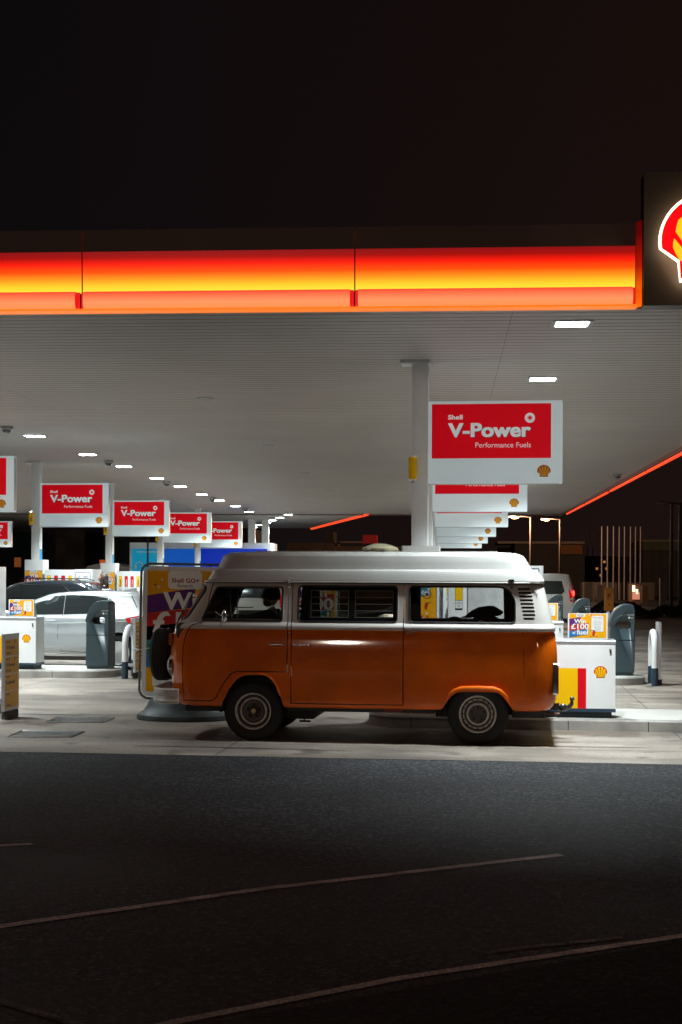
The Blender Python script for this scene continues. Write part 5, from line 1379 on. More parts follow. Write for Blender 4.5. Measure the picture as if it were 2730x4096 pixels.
def swing_sign(label, D, px, rz, ry=R(0.8), group='swing poster signs'):
    p = atD(px, 2600, D); t = thing('swing_sign', label, 'sign', (p.x, p.y, 0), rz, group)
    mb = MB(); n = 40; vs = []; prof = [(1.0, 0.0), (1.02, .02), (1.0, .065), (.95, .085), (.86, .12), (.79, .18), (.74, .245), (.70, .27), (0.0, .272)]
    for r_, z in prof: vs += [(.585*r_*math.cos(2*math.pi*k/n), .42*r_*math.sin(2*math.pi*k/n), z) for k in range(n)]
    mb.add(vs, [(a*n+k, a*n+(k+1) % n, (a+1)*n+(k+1) % n, (a+1)*n+k) for a in range(len(prof)-1) for k in range(n)], mat('rubber_base', (.028,.032,.033), .5, noise=.4, nscale=8), True)
    mb.build('base', t)
    fr = bpy.data.objects.new('frame', None); 
    mb = MB(); Q = rrect(-.575, .25, .575, 1.935, .12, 6); mb.tube([(x, 0, z) for x, z in Q], .016, mat('frame_grey', (.16,.16,.155), .4, .5), 10, closed=True)
    mb.rbox((-.545, -.02, .28), (.545, .02, 1.905), mat('silver_panel', (.66,.66,.65), .5), .10, 6, 'y')
    for x in (-.30, .30):
        for z in (1.915, .27): mb.ball((x, -.015, z), .012, black, 8, 6)
    f = mb.build('frame', t); f.rotation_euler = (0, ry, 0)
    mb = MB(); A = Art(mb, (-.488, -.0215, .340), step=.001); swing_poster(A, .98, 1.51)
    q = mb.build('poster', f)
    mb = MB(); A = Art(mb, (.488, .0215, .340), u=(-1,0,0), n=(0,1,0), step=.001); A.rect(0, 0, .98, 1.51, amber, 1); mb.build('poster', f)
    return t
swing_sign('tall swing sign with purple and red prize poster beside the van nose', 17.75, 738, -R(1.5))
swing_sign('prize poster swing sign seen through the louvred van window', 31.0, 1248, -R(1.5))
# cord tied round the sign frame
p0, p1, p2_ = atD(530, 2594, 20.5), atD(553, 2598, 17.74), atD(606, 2590, 17.2)
mb = MB(); mb.tube([p0 * 1, (p0 + p1)/2 + Vector((0,0,.012)), p1, (p1 + p2_)/2 - Vector((0,0,.006)), p2_], .004, paper, 6)
mb.tube([p1, p1 + Vector((-.02, -.02, -.03)), p1 + Vector((-.035, -.02, -.05))], .005, paper, 6); mb.tube([p1, p1 + Vector((.03, -.02, -.05)), p1 + Vector((.06, -.02, -.08))], .005, steel, 6)
tag(mb.build('cord'), 'thin white cord tied round the swing sign frame', 'cord')
# black board added behind the cab, standing in for lettering taken as a reflection
p = atD(1050, 2600, 24.2); t = thing('added_board', 'added black board carrying the white lettering seen low in the cab window', 'sign', (p.x, p.y, 0), -BETA)
mb = MB(); mb.rbox((-.42, 0, .02), (.42, .05, 1.22), black, .02, 3, 'y'); mb.box((-.4, -.15, 0), (.4, .2, .03), black); mb.build('panel', t)  # panel and foot of the added board
mb = MB(); A = Art(mb, (-.36, -.001, 1.035)); A.text('keeps your', 0, 0, .60, .075, paper, 1, .02); mb.build('lettering', t)

# ================================================================ CARS
def car(name, label, cat, T, W, paintm, P, rz, wheels, wr, sidewins, extra=None, group=None):
    global LEVX
    t = thing(name, label, cat, P, rz, group)

    b = loft(T, W, lambda z: paintm if z > T[1][0] else black, extra=[T[0][0] + .02 + k*.06 for k in range(1, int((T[-1][0]-T[0][0])/.06))]).build('body', None)
    for xw in wheels:
        for y0, y1 in ((-.2, .26), (W - .26, W + .2)):
            c = cutter([(xw + (wr + .055)*math.cos(2*math.pi*k/28), wr + .01 + (wr + .055)*math.sin(2*math.pi*k/28)) for k in range(28)], y0, y1, dark); boolean(b, c, 'DIFFERENCE'); drop(c)
    b.parent = t
    for p in b.data.polygons: p.use_smooth = True
    b.data.set_sharp_from_angle(angle=R(32))
    for xw in wheels:
        for y, s in ((.11, -1), (W - .11, 1)):
            w = bpy.data.objects.new('wheel', None); col.objects.link(w); w.parent = t; w.location = (xw, y, wr)
            h = .10; mb = MB(); mb.lathe([(wr*.66, -h*.8), (wr*.74, -h), (wr*.93, -h*.9), (wr, -h*.6), (wr, h*.6), (wr*.93, h*.9), (wr*.74, h), (wr*.66, h*.8)], rubber, axis='y', n=36, closed=True); mb.build('tyre', w)
            mb = MB(); mb.lathe([(wr*.68, s*h*.8), (wr*.66, s*h*.95), (wr*.62, s*h*.85), (wr*.60, s*h*.2), (.0, s*h*.1)], dark, axis='y', n=30)
            al = mat('alloy', (.55,.55,.54), .3, .8)
            for k in range(10):
                a = 2*math.pi*k/10; e = .10 if k % 2 == 0 else -.10
                r0, r1 = .05, wr*.64
                q = [(r0*math.cos(a - .3), s*h*.75, r0*math.sin(a - .3)), (r1*math.cos(a + e - .07), s*h*.92, r1*math.sin(a + e - .07)), (r1*math.cos(a + e + .07), s*h*.92, r1*math.sin(a + e + .07)), (r0*math.cos(a + .3), s*h*.75, r0*math.sin(a + .3))]
                mb.prism(q, (0, -s*.02, 0), al)
            mb.lathe([(.062, s*h*.7), (.055, s*h*.85), (0, s*h*.88)], al, axis='y', n=16); mb.lathe([(wr*.64, s*h*.93), (wr*.67, s*h*.97), (wr*.69, s*h*.85)], al, axis='y', n=36); mb.build('rim', w)
    for wi, Pw in enumerate(sidewins):
        for far in (False, True):
            xs = [p[0] for p in Pw]; x0, x1 = min(xs), max(xs); mb = MB(); vs = []; nx, nz = 12, 4
            def zr(x):
                hh = [a[1] + (b_[1] - a[1])*(x - a[0])/(b_[0] - a[0]) for a, b_ in zip(Pw, Pw[1:] + Pw[:1]) if (a[0] - x)*(b_[0] - x) <= 0 and abs(a[0] - b_[0]) > 1e-9]
                return min(hh), max(hh)
            for k in range(nx + 1):
                x = x0 + (x1 - x0)*(.001 + .998*k/nx); lo, hi = zr(x)
                for q in range(nz + 1):
                    z = lo + (hi - lo)*q/nz; y = yside(x, z, T) - .004; vs.append((x, W - y if far else y, z))
            mb.add(vs, [(k*(nz+1)+q, (k+1)*(nz+1)+q, (k+1)*(nz+1)+q+1, k*(nz+1)+q+1) for k in range(nx) for q in range(nz)], gdark, True)
            mb.build('window', t)
    return t
silver = mat('silver_paint', (.46,.48,.49), .30, .5, coat=.8)
TS = [(.18,.10,4.25,.10,.3,.4,.3,.12),(.26,.04,4.36,.05,.4,.5,.35,.15),(.45,.0,4.42,.01,.4,.5,.35,.15),(.70,.02,4.44,.0,.45,.5,.35,.15),(.84,.14,4.44,.015,.45,.5,.35,.15),(.93,.42,4.42,.02,.4,.5,.35,.12),(.985,.85,4.40,.03,.3,.4,.35,.1),(1.02,1.06,4.38,.06,.25,.35,.3,.1),(1.15,1.34,4.31,.11,.25,.35,.3,.1),(1.28,1.66,4.24,.16,.25,.35,.3,.1),(1.36,1.86,4.19,.19,.25,.35,.3,.1),(1.43,2.05,4.13,.22,.25,.35,.3,.1),(1.462,2.22,4.02,.26,.25,.3,.3,.1),(1.485,2.45,3.88,.32,.25,.3,.3,.1),(1.50,2.8,3.6,.45,.2,.3,.2,.1)]
def carpos(px, D, xw): # ground position so that the point xw along the car shows at px
    p = atD(px, 2600, D); p.z = 0
    return p - Vector((math.cos(-BETA), math.sin(-BETA), 0)) * xw
wF = [(1.30,1.035),(2.50,1.055),(2.50,1.415),(2.10,1.40),(1.78,1.29)]
wR = [(2.506,1.055),(3.35,1.078),(3.35,1.37),(2.95,1.42),(2.506,1.415)]
wQ = [(3.357,1.10),(3.62,1.20),(3.70,1.27),(3.357,1.365)]
sc_ = car('parked_car', 'silver hatchback refuelling behind the litter bin', 'car', TS, 1.80, silver, carpos(473, 27.0, 3.60), -BETA, (.95, 3.60), .33, [wF, wR, wQ], group='cars at the pumps')
def sline(parent, pts, r, m, T, name, off=.001):
    mb = MB(); mb.tube([(x, yside(x, z, T) - off, z) for x, z in pts], r, m, 6); return mb.build(name, parent)
sline(sc_, [(2.49, 1.41), (2.49, 1.04), (2.42, .85), (2.41, .65), (2.46, .36)], .004, gap, TS, 'door_seam')
sline(sc_, [(3.66, 1.25), (3.44, 1.06), (3.42, .80), (3.36, .62), (3.20, .40), (3.0, .33), (2.46, .36)], .004, gap, TS, 'door_seam')
sline(sc_, [(1.3, 1.028), (2.5, 1.046), (3.3, 1.066), (3.38, 1.12), (3.72, 1.27), (3.35, 1.39), (2.95, 1.43), (2.4, 1.42), (2.1, 1.41)], .006, chrome, TS, 'window_trim')
sline(sc_, [(1.3, .30), (3.15, .30)], .014, chrome, TS, 'sill_trim')
for x in (2.28, 3.24):
    mb = MB(); mb.tube([(x - .10, -.005, .93), (x - .08, -.04, .935), (x + .08, -.04, .935), (x + .10, -.005, .93)], .016, silver, 8); mb.build('door_handle', sc_)
mb = MB(); mb.tube([(x, yside(x, z, TS) - .003, z) for x, z in ((1.2,.865),(2.4,.885),(3.3,.905),(3.75,.93))], .008, silver, 6); mb.build('shoulder_crease', sc_)
Pt = [(3.72,.985),(3.80,.90),(4.00,.87),(4.36,.98),(4.36,1.06),(4.0,1.045)]
tl = MB(); vs = [(x, yside(x, z, TS) - .010, z) for x, z in Pt]; tl.add(vs, [tuple(range(len(vs)))], mat('tail_lens', (.30,.005,.01), .15, emit=(.8,.01,.01), es=.25, coat=1)); tl.build('tail_lamp', sc_)
mb = MB(); c_ = [(3.78 + .105*math.cos(2*math.pi*k/24), .80 + .105*math.sin(2*math.pi*k/24)) for k in range(24)]; mb.tube([(x, yside(x, z, TS) - .0, z) for x, z in c_], .0035, gap, 5, closed=True); mb.build('fuel_flap', sc_)
mb = MB(); mb.ball((1.42, -.09, 1.06), (.10, .08, .07), silver, 14, 8); mb.tube([(1.45, -.02, 1.03), (1.50, .05, 1.02)], .02, black, 6); mb.build('door_mirror', sc_)
mb = MB(); mb.add([(3.42, .88, 1.50), (3.72, .88, 1.49), (3.70, .88, 1.565), (3.72, .92, 1.49), (3.42, .92, 1.50), (3.70, .92, 1.565)], [(0,1,2), (3,4,5), (0,2,5,4), (1,3,5,2)], silver); mb.build('roof_fin', sc_)
mb = MB(); mb.add([(x, y, z) for x, y, z in ((4.02,.42,1.468),(4.02,1.38,1.468),(4.26,1.50,1.26),(4.335,1.58,1.13),(4.335,.22,1.13),(4.26,.30,1.26))], [tuple(range(6))], gdark)
mb.v = [(x + .02, y, z) for x, y, z in mb.v]; mb.build('rear_window', sc_)
qw = [(3.80,1.415),(4.02,1.43),(4.25,1.25),(4.30,1.12),(4.12,1.10),(3.92,1.20)]
mb = MB(); mb.add([(x, yside(x, z, TS) - .006, z) for x, z in qw], [tuple(range(len(qw)))], gdark); mb.build('rear_side_glass', sc_)

estate = mat('dark_blue_grey_paint', (.018,.024,.032), .2, .3, coat=1)
TE = [(.20,.1,4.5,.10,.3,.4,.3,.12),(.30,.04,4.62,.04,.4,.5,.35,.15),(.60,.0,4.70,.0,.4,.5,.35,.15),(.90,.05,4.68,.0,.4,.5,.35,.15),(1.02,.4,4.64,.02,.4,.5,.35,.12),(1.10,1.15,4.58,.05,.3,.4,.3,.1),(1.30,1.55,4.42,.12,.25,.35,.3,.1),(1.50,1.95,4.20,.19,.25,.35,.3,.1),(1.62,2.2,3.98,.24,.25,.3,.3,.1),(1.675,2.5,3.82,.30,.25,.3,.3,.1),(1.70,2.9,3.6,.42,.2,.3,.2,.1)]
ec = car('parked_car', 'dark estate car at the pump behind the silver hatchback', 'car', TE, 1.86, estate, carpos(470, 30.6, 4.70), -BETA, (.95, 3.75), .36,
    [[(1.5,1.13),(2.5,1.14),(2.5,1.58),(2.2,1.56),(1.85,1.42)], [(2.52,1.14),(3.37,1.15),(3.37,1.56),(2.52,1.59)], [(3.42,1.16),(3.80,1.22),(3.42,1.54)], [(3.85,1.60),(4.02,1.56),(4.33,1.32),(4.30,1.25),(4.0,1.30)]], group='cars at the pumps')
sline(ec, [(1.5,1.12),(3.4,1.14),(3.85,1.20),(3.45,1.57),(2.5,1.61),(2.15,1.58)], .009, chrome, TE, 'window_trim')
mb = MB()
for y in (.42, 1.44): mb.tube([(2.4, y, 1.70), (2.5, y, 1.735), (3.6, y, 1.735), (3.75, y, 1.69)], .014, black, 6)
mb.tube([(3.5, .93, 1.70), (3.58, .93, 1.80)], [.012,.004], black, 6); mb.build('roof_rail', ec)
dc = car('parked_car', 'black car glimpsed through the louvred van window', 'car', TS, 1.80, mat('black_paint', (.012,.013,.014), .2, coat=1), carpos(1345, 34.0, .0), -BETA, (.95, 3.60), .33, [wF, wR, wQ], group='cars at the pumps')
# white vans farther back
TV = [(.25,.1,4.9,.06,.3,.4,.1,.1),(.40,.03,4.98,.02,.35,.5,.12,.12),(.9,.03,5.0,.0,.35,.5,.12,.12),(1.08,.18,4.99,.01,.35,.5,.12,.12),(1.20,.55,4.97,.05,.3,.5,.14,.12),(1.55,.98,4.92,.10,.25,.45,.15,.12),(1.82,1.28,4.86,.15,.25,.4,.16,.12),(1.92,1.5,4.80,.22,.25,.4,.18,.12),(1.96,1.75,4.70,.32,.25,.35,.2,.1),(1.98,2.2,4.4,.5,.2,.3,.2,.1)]
vanw = mat('van_body_white', (.50,.47,.43), .4, coat=.4)
def pvan(label, px, D, xat):
    t = car('parked_van', label, 'van', TV, 1.92, vanw, carpos(px, D, xat), -BETA, (1.0, 4.0), .34,
      [[(1.3,1.25),(2.1,1.25),(2.1,1.72),(1.55,1.72)], [(2.25,1.25),(3.3,1.25),(3.3,1.72),(2.25,1.72)], [(3.45,1.25),(4.55,1.25),(4.62,1.35),(4.60,1.72),(3.45,1.72)]], group='white vans on the far side')
    tl = MB(); P_ = [(4.80,1.0),(4.93,.98),(4.90,1.55),(4.80,1.62),(4.76,1.4)]
    tl.add([(x, yside(x, z, TV) - .012, z) for x, z in P_], [tuple(range(5))], mat('tail_lens')); tl.build('tail_lamp', t)
    tl = MB(); tl.ball((4.93, .06, 1.28), (.04, .05, .10), mat('brake_glow', (.8,.02,.02), .3, emit=(1,.03,.02), es=6), 10, 8); tl.build('brake_lamp', t)
    mb = MB(); mb.tube([(3.6, -.002, 1.0), (4.1, -.002, 1.0)], .012, gap, 6); mb.build('slide_rail', t); return t
pvan('white van with lit red tail lamp beyond the pumps at right', 2300, 50.0, 4.98)
pvan('white van seen through the cab window of the camper', 1150, 37.0, 5.0)

# ================================================================ WOMAN AT THE PUMP
wp = atD(416, 2600, 31.9); wp.z = .131
wo = thing('person', 'woman with long dark hair in a blue and white zigzag top by the pump', 'person', wp, math.pi - BETA)
# local: +x is the way she faces (towards the left of the photo)
H = {'pel': ((0,0,.95), (.13,.15), None), 'ab': ((0,0,1.10), (.11,.13), 'pel'), 'ch': ((0,0,1.27), (.12,.15), 'ab'), 'nk0': ((0,0,1.41), .06, 'ch'), 'nk': ((.01,0,1.50), .045, 'nk0'),
 'sl': ((0,.17,1.38), .05, 'nk0'), 'el': ((.02,.21,1.12), .037, 'sl'), 'wl': ((.22,.14,1.12), .026, 'el'), 'hl': ((.27,.12,1.14), (.028,.02), 'wl'),
 'sr': ((0,-.17,1.38), .05, 'nk0'), 'er': ((.02,-.21,1.12), .037, 'sr'), 'wr': ((.22,-.14,1.14), .026, 'er'), 'hr': ((.27,-.12,1.16), (.028,.02), 'wr'),
 'hpl': ((0,.09,.88), .10, 'pel'), 'kl': ((.01,.10,.48), .062, 'hpl'), 'fl': ((0,.10,.09), .042, 'kl'), 'tl': ((.14,.11,.04), .032, 'fl'),
 'hpr': ((0,-.09,.88), .10, 'pel'), 'kr': ((.03,-.10,.48), .062, 'hpr'), 'fr': ((.0,-.10,.09), .042, 'kr'), 'tr': ((.14,-.11,.04), .032, 'fr')}
fingers(H, 'hl', (1, 0, .1), (0,0,1), (0,-1,0), .9); fingers(H, 'hr', (1,0,.1), (0,0,1), (0,1,0), .9)
skinned('body', *chain(H), skin, wo)
zz = bpy.data.materials.new('zigzag_fabric'); zz.use_nodes = True; nt = zz.node_tree; b_ = nt.nodes['Principled BSDF']
tx = nt.nodes.new('ShaderNodeTexCoord'); sp_ = nt.nodes.new('ShaderNodeSeparateXYZ'); nt.links.new(tx.outputs['Object'], sp_.inputs[0])
def mth(op, a, b=None):
    n = nt.nodes.new('ShaderNodeMath'); n.operation = op
    for i, v in enumerate((a, b)):
        if v is None: continue
        if hasattr(v, 'type') and not isinstance(v, (int, float)): nt.links.new(v, n.inputs[i])
        else: n.inputs[i].default_value = v
    return n.outputs[0]
pp = mth('PINGPONG', sp_.outputs['X'], .05); fr_ = mth('FRACT', mth('MULTIPLY', mth('ADD', sp_.outputs['Z'], mth('MULTIPLY', pp, 1.2)), 12.0)); gt_ = mth('GREATER_THAN', fr_, .5)
mxn = nt.nodes.new('ShaderNodeMix'); mxn.data_type = 'RGBA'; nt.links.new(gt_, mxn.inputs[0]); mxn.inputs[6].default_value = (.02,.09,.18,1); mxn.inputs[7].default_value = (.7,.72,.74,1); nt.links.new(mxn.outputs[2], b_.inputs['Base Color']); b_.inputs['Roughness'].default_value = .8
B2 = {'pel': ((0,0,.98), (.15,.17), None), 'ab': ((0,0,1.10), (.13,.15), 'pel'), 'ch': ((0,0,1.27), (.135,.165), 'ab'), 'nk0': ((0,0,1.40), .075, 'ch'), 'sl': ((0,.17,1.375), .063, 'nk0'), 'el': ((.02,.21,1.12), .052, 'sl'), 'wl': ((.17,.155,1.12), .042, 'el'), 'sr': ((0,-.17,1.375), .063, 'nk0'), 'er': ((.02,-.21,1.12), .052, 'sr'), 'wr': ((.17,-.155,1.135), .042, 'er')}
skinned('blouse', *chain(B2), zz, wo)
T2 = {'pel': ((0,0,.95), (.14,.16), None), 'hpl': ((0,.09,.88), .112, 'pel'), 'kl': ((.01,.10,.48), .075, 'hpl'), 'fl': ((0,.10,.12), .055, 'kl'), 'hpr': ((0,-.09,.88), .112, 'pel'), 'kr': ((.03,-.10,.48), .075, 'hpr'), 'fr': ((0,-.10,.12), .055, 'kr')}
skinned('trousers', *chain(T2), mat('denim', (.02,.03,.06), .9), wo)
head(wo, (.02, 0, 1.61), (1, .0, 0), skin, hairb, long=True)

# ================================================================ BACKGROUND
def bx(name, px0, py0, px1, py1, D, m, depth, parent=None, ground=False):
    a, b = atY(px0, py1, D), atY(px1, py0, D); z0 = 0 if ground else a.z
    mb = MB(); mb.box((a.x, a.y, z0), (b.x, a.y + depth, b.z), m); return mb.build(name, parent)
bdark = mat('facade_dark', (.10,.085,.075), .8, noise=.3, nscale=.6); bbrown = mat('facade_brown', (.24,.17,.12), .8, noise=.5, nscale=1.0); bteal = mat('dark_window', (.02,.05,.05), .15, coat=.5)
roofpink = mat('roof_edge', (.45,.33,.27), .6)  # pale pink puts the lamplight on roof edges into the colour
bl = thing('dark_building', 'dark brown building standing behind the left pumps', 'building')
bx('wall', -250, 2112, 1000, 2400, 84.0, bdark, 8, bl, True)
bx('shutter', 222, 2120, 340, 2275, 83.9, bbrown, .1, bl); bx('window', 52, 2128, 128, 2270, 83.9, bteal, .1, bl); bx('window', 345, 2130, 412, 2262, 83.9, mat('dark_blue_window', (.01,.025,.05), .15, coat=.5), .1, bl)
bx('window', 160, 2132, 190, 2265, 83.9, bteal, .1, bl); bx('door', 470, 2150, 520, 2330, 83.9, mat('door_grey', (.07,.065,.065), .7), .1, bl)
bx('lit_window', 58, 2230, 84, 2268, 83.85, mat('dim_orange_window', (.2,.08,.02), .5, emit=(1,.3,.06), es=.12), .05, bl)
# blue trailer parked behind the pumps
tr_ = thing('display_trailer', 'bright blue display trailer with white headphone symbol behind the pumps', 'trailer')
cyan_m = mat('trailer_cyan', (0.0,.38,.62), .35, emit=(0.0,.30,.55), es=.35); bl2 = mat('trailer_blue', (0.0,.13,.62), .35, emit=(0,.10,.6), es=.35); bl3 = mat('trailer_royal', (0.0,.035,.50), .35, emit=(0,.03,.55), es=.35)  # slight emission stands in for canopy lamplight on the panels
Dt = 59.5
bx('trailer_frame', 519, 2172, 1085, 2330, Dt + .12, signwhite, 2.2, tr_)
for px0, px1, m in ((528, 655, cyan_m), (657, 800, bl2), (802, 1070, bl3)): bx('side_panel', px0, 2196, px1, 2322, Dt + .06, m, .05, tr_)
a = atY(548, 2210, Dt); mb = MB(); A = Art(mb, (a.x, a.y, a.z - .02)); A.text('www.runnhscs.', 0, 0, 1.02, .13, paper, 1, .02); mb.build('lettering', tr_); mb = MB()
c = atY(558, 2262, Dt); A = Art(mb, (c.x, c.y, c.z)); 
arc = [(.17*math.cos(R(k*15)), .16*math.sin(R(k*15))) for k in range(13)]; arc2 = [(.13*math.cos(R(k*15)), .12*math.sin(R(k*15))) for k in range(12, -1, -1)]; A.poly(arc + arc2, paper, 2)
A.rr(-.20, -.16, -.11, .02, .03, paper, 2); A.rr(.11, -.16, .20, .02, .03, paper, 2); mb.build('headphone_symbol', tr_); mb = MB(); A = Art(mb, (c.x, c.y, c.z)); A.disc(.62, -.03, .15, paper, 2); mb.build('round_symbol', tr_)
mb = MB()
for px in (600, 980):
    q = gnd(px, 2314 + 5689*1.766/60); mb.lathe([(.2,-.1),(.38,-.1),(.40,0),(.38,.1),(.2,.1)], rubber, (q.x, q.y + .4, .40), 'y', 24)
mb.build('wheel', tr_)
q = atD(592, 2200, 52.0); mb = MB(); mb.tube([(q.x, q.y, 0.0), (q.x, q.y, 4.4)], .035, black, 8); tag(mb.build('drain_pipe'), 'thin black pole in front of the blue trailer', 'pole')
# pale pick-up with orange beacon
q = atD(330, 2600, 63.0); t = thing('parked_truck', 'pale truck cab with orange roof beacon behind the left pumps', 'truck', (q.x, q.y, 0))
mb = MB(); mb.prism([(0,0,.5),(2.2,0,.5),(2.2,0,2.15),(1.5,0,2.38),(.6,0,2.36),(.2,0,2.25),(-.1,0,1.6)], (0,1.9,0), mat('truck_pale', (.35,.33,.31), .4)); mb.build('cab', t)
mb = MB(); mb.rbox((.62,.5,2.37),(1.05,1.2,2.55), mat('beacon_orange', (.5,.08,.01), .3, emit=(1,.15,.02), es=.3), .05, 3); mb.build('beacon', t)
mb = MB(); mb.lathe([(.2,-.1),(.4,-.1),(.42,0),(.4,.1),(.2,.1)], rubber, (.8, .1, .42), 'y', 20); mb.lathe([(.2,-.1),(.4,-.1),(.42,0),(.4,.1),(.2,.1)], rubber, (.8, 1.8, .42), 'y', 20); mb.build('wheel', t)
# far buildings
def building(label, parts, name='distant_building'):
    t = thing(name, label, 'building')
    for a in parts: bx(a[0], *a[1:8], t, a[8] if len(a) > 8 else False)
    return t
building('low brown building in the distance above the van roof', [('wall', 1150, 2172, 1340, 2330, 118, bbrown, 6, True), ('wall', 1342, 2186, 1660, 2330, 119, bbrown, 6, True), ('roof', 1360, 2166, 1450, 2172, 117, roofpink, 4), ('sign_panel', 1452, 2140, 1508, 2172, 117, mat('far_red_panel', (.35,.02,.02), .5, emit=(.5,.01,.01), es=.12), 2), ('tower', 1302, 2126, 1334, 2172, 118, bdark, 4)])
building('long dark shed with pale roof edge behind the lamp posts', [('wall', 2060, 2176, 2340, 2330, 150, bdark, 10, True), ('roof', 1990, 2166, 2340, 2174, 149, roofpink, 8), ('shutter', 2240, 2180, 2332, 2216, 149.5, mat('orange_shutter', (.40,.16,.05), .7), .3), ('window', 2225, 2194, 2238, 2212, 149.6, bteal, .2)])
building('pale green shed at the right edge of the view', [('wall', 2572, 2166, 2900, 2202, 150, mat('green_shed', (.13,.14,.08), .7), 10), ('roof', 2568, 2160, 2900, 2166, 149.5, mat('green_roof_edge', (.35,.33,.2), .7), 10), ('base', 2572, 2202, 2900, 2340, 151, bdark, 8, True)])
building('low dark wall with grey units beyond the flagpoles', [('wall', 2330, 2330, 2620, 2400, 128, bdark, 2, True), ('cabinet', 2388, 2340, 2412, 2395, 112, mat('unit_grey', (.16,.14,.13), .7), 1, True), ('cabinet', 2338, 2330, 2372, 2390, 114, mat('unit_grey'), 1, True), ('cabinet', 2570, 2343, 2594, 2398, 112, mat('unit_brown', (.13,.08,.06), .7), 1, True)], 'boundary_wall')
# lit kiosk
k_ = thing('lit_kiosk', 'small lit kiosk with glowing window behind the flagpoles', 'kiosk')
bx('wall', 2530, 2336, 2562, 2402, 100, mat('kiosk_wall', (.25,.14,.10), .6), 2, k_, True); bx('window', 2531, 2342, 2541, 2366, 99.9, mat('kiosk_light', (1,.8,.5), .4, emit=(1,.82,.5), es=2.2), .1, k_); bx('window', 2545, 2358, 2553, 2376, 99.9, mat('kiosk_light'), .1, k_); bx('poster', 2531, 2368, 2560, 2398, 99.9, mat('kiosk_poster', (.3,.15,.1), .5, emit=(1,.4,.25), es=.5), .1, k_)
rnd = random.Random(21)
for bi, (nm, x0, x1, y0, y1, D, lab) in enumerate((('building', 2000, 2230, 2190, 2330, 170, 'distant block with a few dim lit windows left of the street lamps'), ('building', 2590, 2900, 2215, 2345, 175, 'distant block with dim windows beyond the right lamp posts'), ('building', 2340, 2580, 2225, 2340, 180, 'distant low block behind the flagpoles with faint windows'))):
    t = thing('building', lab, 'building'); bx('wall', x0, y0, x1, y1, D, mat('far_wall', (.12,.10,.09), .8, noise=.3, nscale=.5), 8, t, True)
    for k in range(9):
        px = rnd.uniform(x0 + 6, min(x1, 2720) - 14); py = rnd.choice([y0 + 18, y0 + 45, y0 + 72]); on = rnd.random() < .45
        bx('window', px, py, px + rnd.uniform(6, 10), py + 9, D - .1, mat('far_window_lit', (.3,.15,.06), .5, emit=(1,.45,.16), es=.30) if on else bteal, .08, t)
# flagpoles
polem = mat('flagpole_white', (.30,.27,.28), .5)
for k, px in enumerate((2328, 2350, 2371, 2407, 2430, 2454, 2477, 2498, 2522, 2542, 2562)):
    D = 118 if k > 2 else 150; q = gnd(px, 2314 + 5689*1.766/D); top = atD(px, 2092 if k > 2 else 2106, D).z
    mb = MB(); mb.tube([(q.x, q.y, 0), (q.x, q.y, top)], [.065, .05], polem, 8); o = mb.build('flagpole', None)
    o.location = (0, 0, 0); tag(o, 'bare pale flagpole, number %s from the left of the row' % ['one','two','three','four','five','six','seven','eight','nine','ten','eleven'][k], 'flagpole', 'bare flagpoles')
# sodium street lamps
SOD = (1.0, .58, .34)
sod_m = mat('sodium_lamp', (1,.6,.2), .4, emit=(1.0,.55,.16), es=25); sod_off = mat('unlit_lamp_head', (.4,.25,.2), .5)
lampm = mat('lamp_post_grey', (.06,.05,.045), .6)
def street_lamp(px, py, D, label, lit, watts=0, arm=-1.0, head2=False):
    top = atD(px, py, D); t = thing('street_lamp', label, 'street lamp', (top.x, top.y, 0), 0, 'street lamps')
    mb = MB(); mb.tube([(0,0,0), (0,0,top.z - .15), (0,0,top.z)], [.10,.07,.06], lampm, 10); mb.build('post', t)
    mb = MB(); mb.tube([(0,0,top.z - .02), (arm*.5,0,top.z + .05), (arm,0,top.z + .04)], .04, lampm, 8); mb.build('arm', t)
    mb = MB(); mb.ball((arm*1.15, 0, top.z + .04), (.38, .2, .10), sod_off, 12, 8); hd = mb.build('lamp_head', t)
    if lit:
        mb = MB(); mb.ball((arm*1.05, 0, top.z - .04), (.24, .14, .07), sod_m, 12, 8); mb.build('bulb', hd)
        ld = bpy.data.lights.new('sodium', 'POINT'); ld.energy = watts; ld.color = SOD; ld.shadow_soft_size = .25
        lo = bpy.data.objects.new('sodium', ld); col.objects.link(lo); lo.parent = t; lo.location = (arm*1.15, -.3, top.z - .35)
    return t
street_lamp(2124, 2068, 95, 'lit orange street lamp just right of the hanging signs', True, 2200)
street_lamp(2241, 2078, 120, 'smaller lit orange street lamp farther right', True, 2200, -1.1)
street_lamp(2688, 2018, 72, 'tall unlit lamp post near the right edge', False, 0, 1.0)
street_lamp(2722, 2016, 70, 'tall unlit lamp post at the right edge', False, 0, -.8)
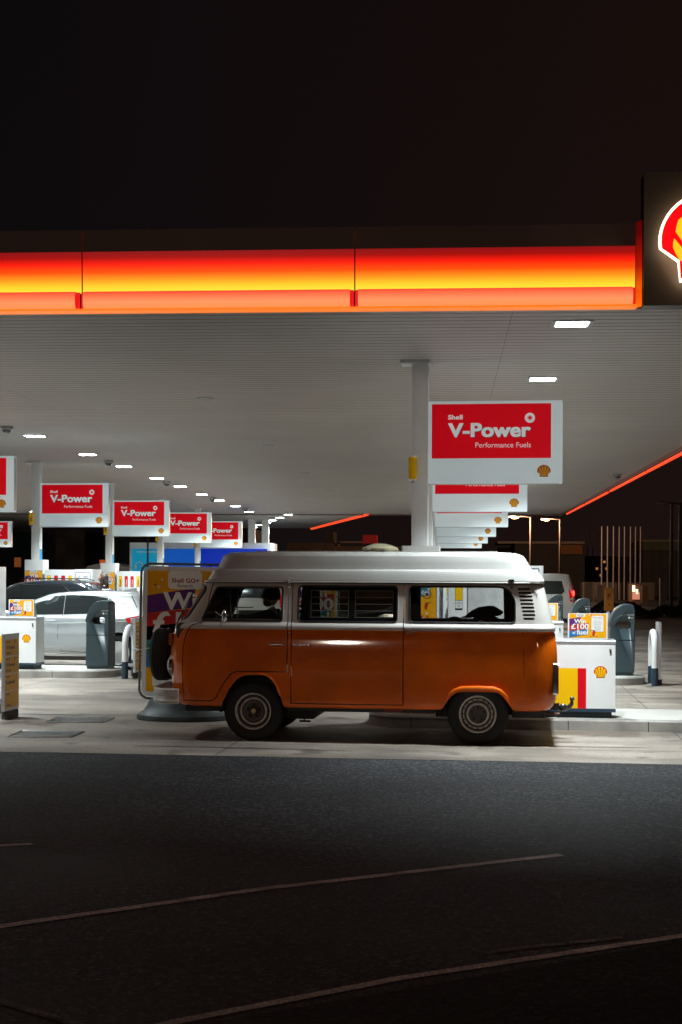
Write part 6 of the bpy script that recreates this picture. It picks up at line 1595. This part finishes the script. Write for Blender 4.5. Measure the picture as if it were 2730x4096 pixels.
# parking sign, pillar
q = atD(2437, 2443, 46); t = thing('parking_sign', 'small amber parking sign with letter P beyond the bins', 'sign', (q.x, q.y, 0))
pz = q.z; am2 = mat('parking_amber', (.55,.20,.02), .6)
mb = MB(); mb.rbox((-.15, 0, pz), (.15, .05, pz + .74), am2, .01, 2, 'y'); mb.build('panel', t)
mb = MB(); A = Art(mb, (-.15, -.001, pz)); A.rr(.09, .37, .21, .58, .01, ink, 1); A.rect(.10, .38, .20, .57, am2, 2); A.text('P', .12, .41, .18, .54, ink, 3, .03); A.disc(.15, .2, .025, inkred, 2); mb.build('symbol', t)
mb = MB(); mb.tube([(0, .07, 0), (0, .07, pz + .5)], .03, steel, 8); mb.build('post', t)
q = gnd(2652, 2452); mb = MB(); mb.box((q.x - .17, q.y - .17, 0), (q.x + .17, q.y + .17, .42), dark); mb.build('x')
bpy.data.objects.remove(bpy.data.objects['x'])
t = thing('marker_pillar', 'plain pale square pillar with dark foot near the right edge', 'pillar', (q.x, q.y, 0))
mb = MB(); mb.box((-.17, -.17, .42), (.17, .17, atD(2652, 2312, 73).z), mat('pillar_pale', (.42,.30,.26), .6)); mb.build('shaft', t)
mb = MB(); mb.box((-.18, -.18, 0), (.18, .18, .419), dark); mb.build('foot', t)
# low hedge along the far road
rnd = random.Random(11); mb = MB(); hm = mat('hedge_leaves', (.035,.045,.02), .8)
a, b = gnd(2290, 2314 + 5689*1.766/66), gnd(2760, 2314 + 5689*1.766/66)
for k in range(5200):
    p = a.lerp(b, rnd.random()) + Vector((rnd.uniform(-.3,.3), rnd.uniform(-.5,.5), 0)); h = .55 + .18*math.sin(p.x*1.7) + .12*math.sin(p.x*4.3)
    z = rnd.random()**.7 * h; s_ = rnd.uniform(.03,.07); d1 = Vector((rnd.uniform(-1,1), rnd.uniform(-1,1), rnd.uniform(-1,1))).normalized()*s_; d2 = Vector((rnd.uniform(-1,1), rnd.uniform(-1,1), rnd.uniform(-1,1))).normalized()*s_
    c_ = Vector((p.x, p.y, z)); mb.add([c_ - d1, c_ - d2, c_ + d1, c_ + d2], [(0,1,2,3)], hm)
tag(mb.build('low_hedge'), 'low dark hedge along the far edge of the forecourt', 'hedge')

# lamps of the road behind the viewer: unseen, added to light the van's near side and highlight its paintwork
for x, y, z, w_, c_ in ((-8.6, -24, 6.0, 2100, (1, .84, .68)), (10, -20, 6.5, 1100, (1, .58, .34))):
    ld = bpy.data.lights.new('added_road_lamp', 'POINT'); ld.energy = w_; ld.color = c_; ld.shadow_soft_size = .55
    lo = bpy.data.objects.new('added_road_lamp', ld); col.objects.link(lo); lo.location = (x, y, z)
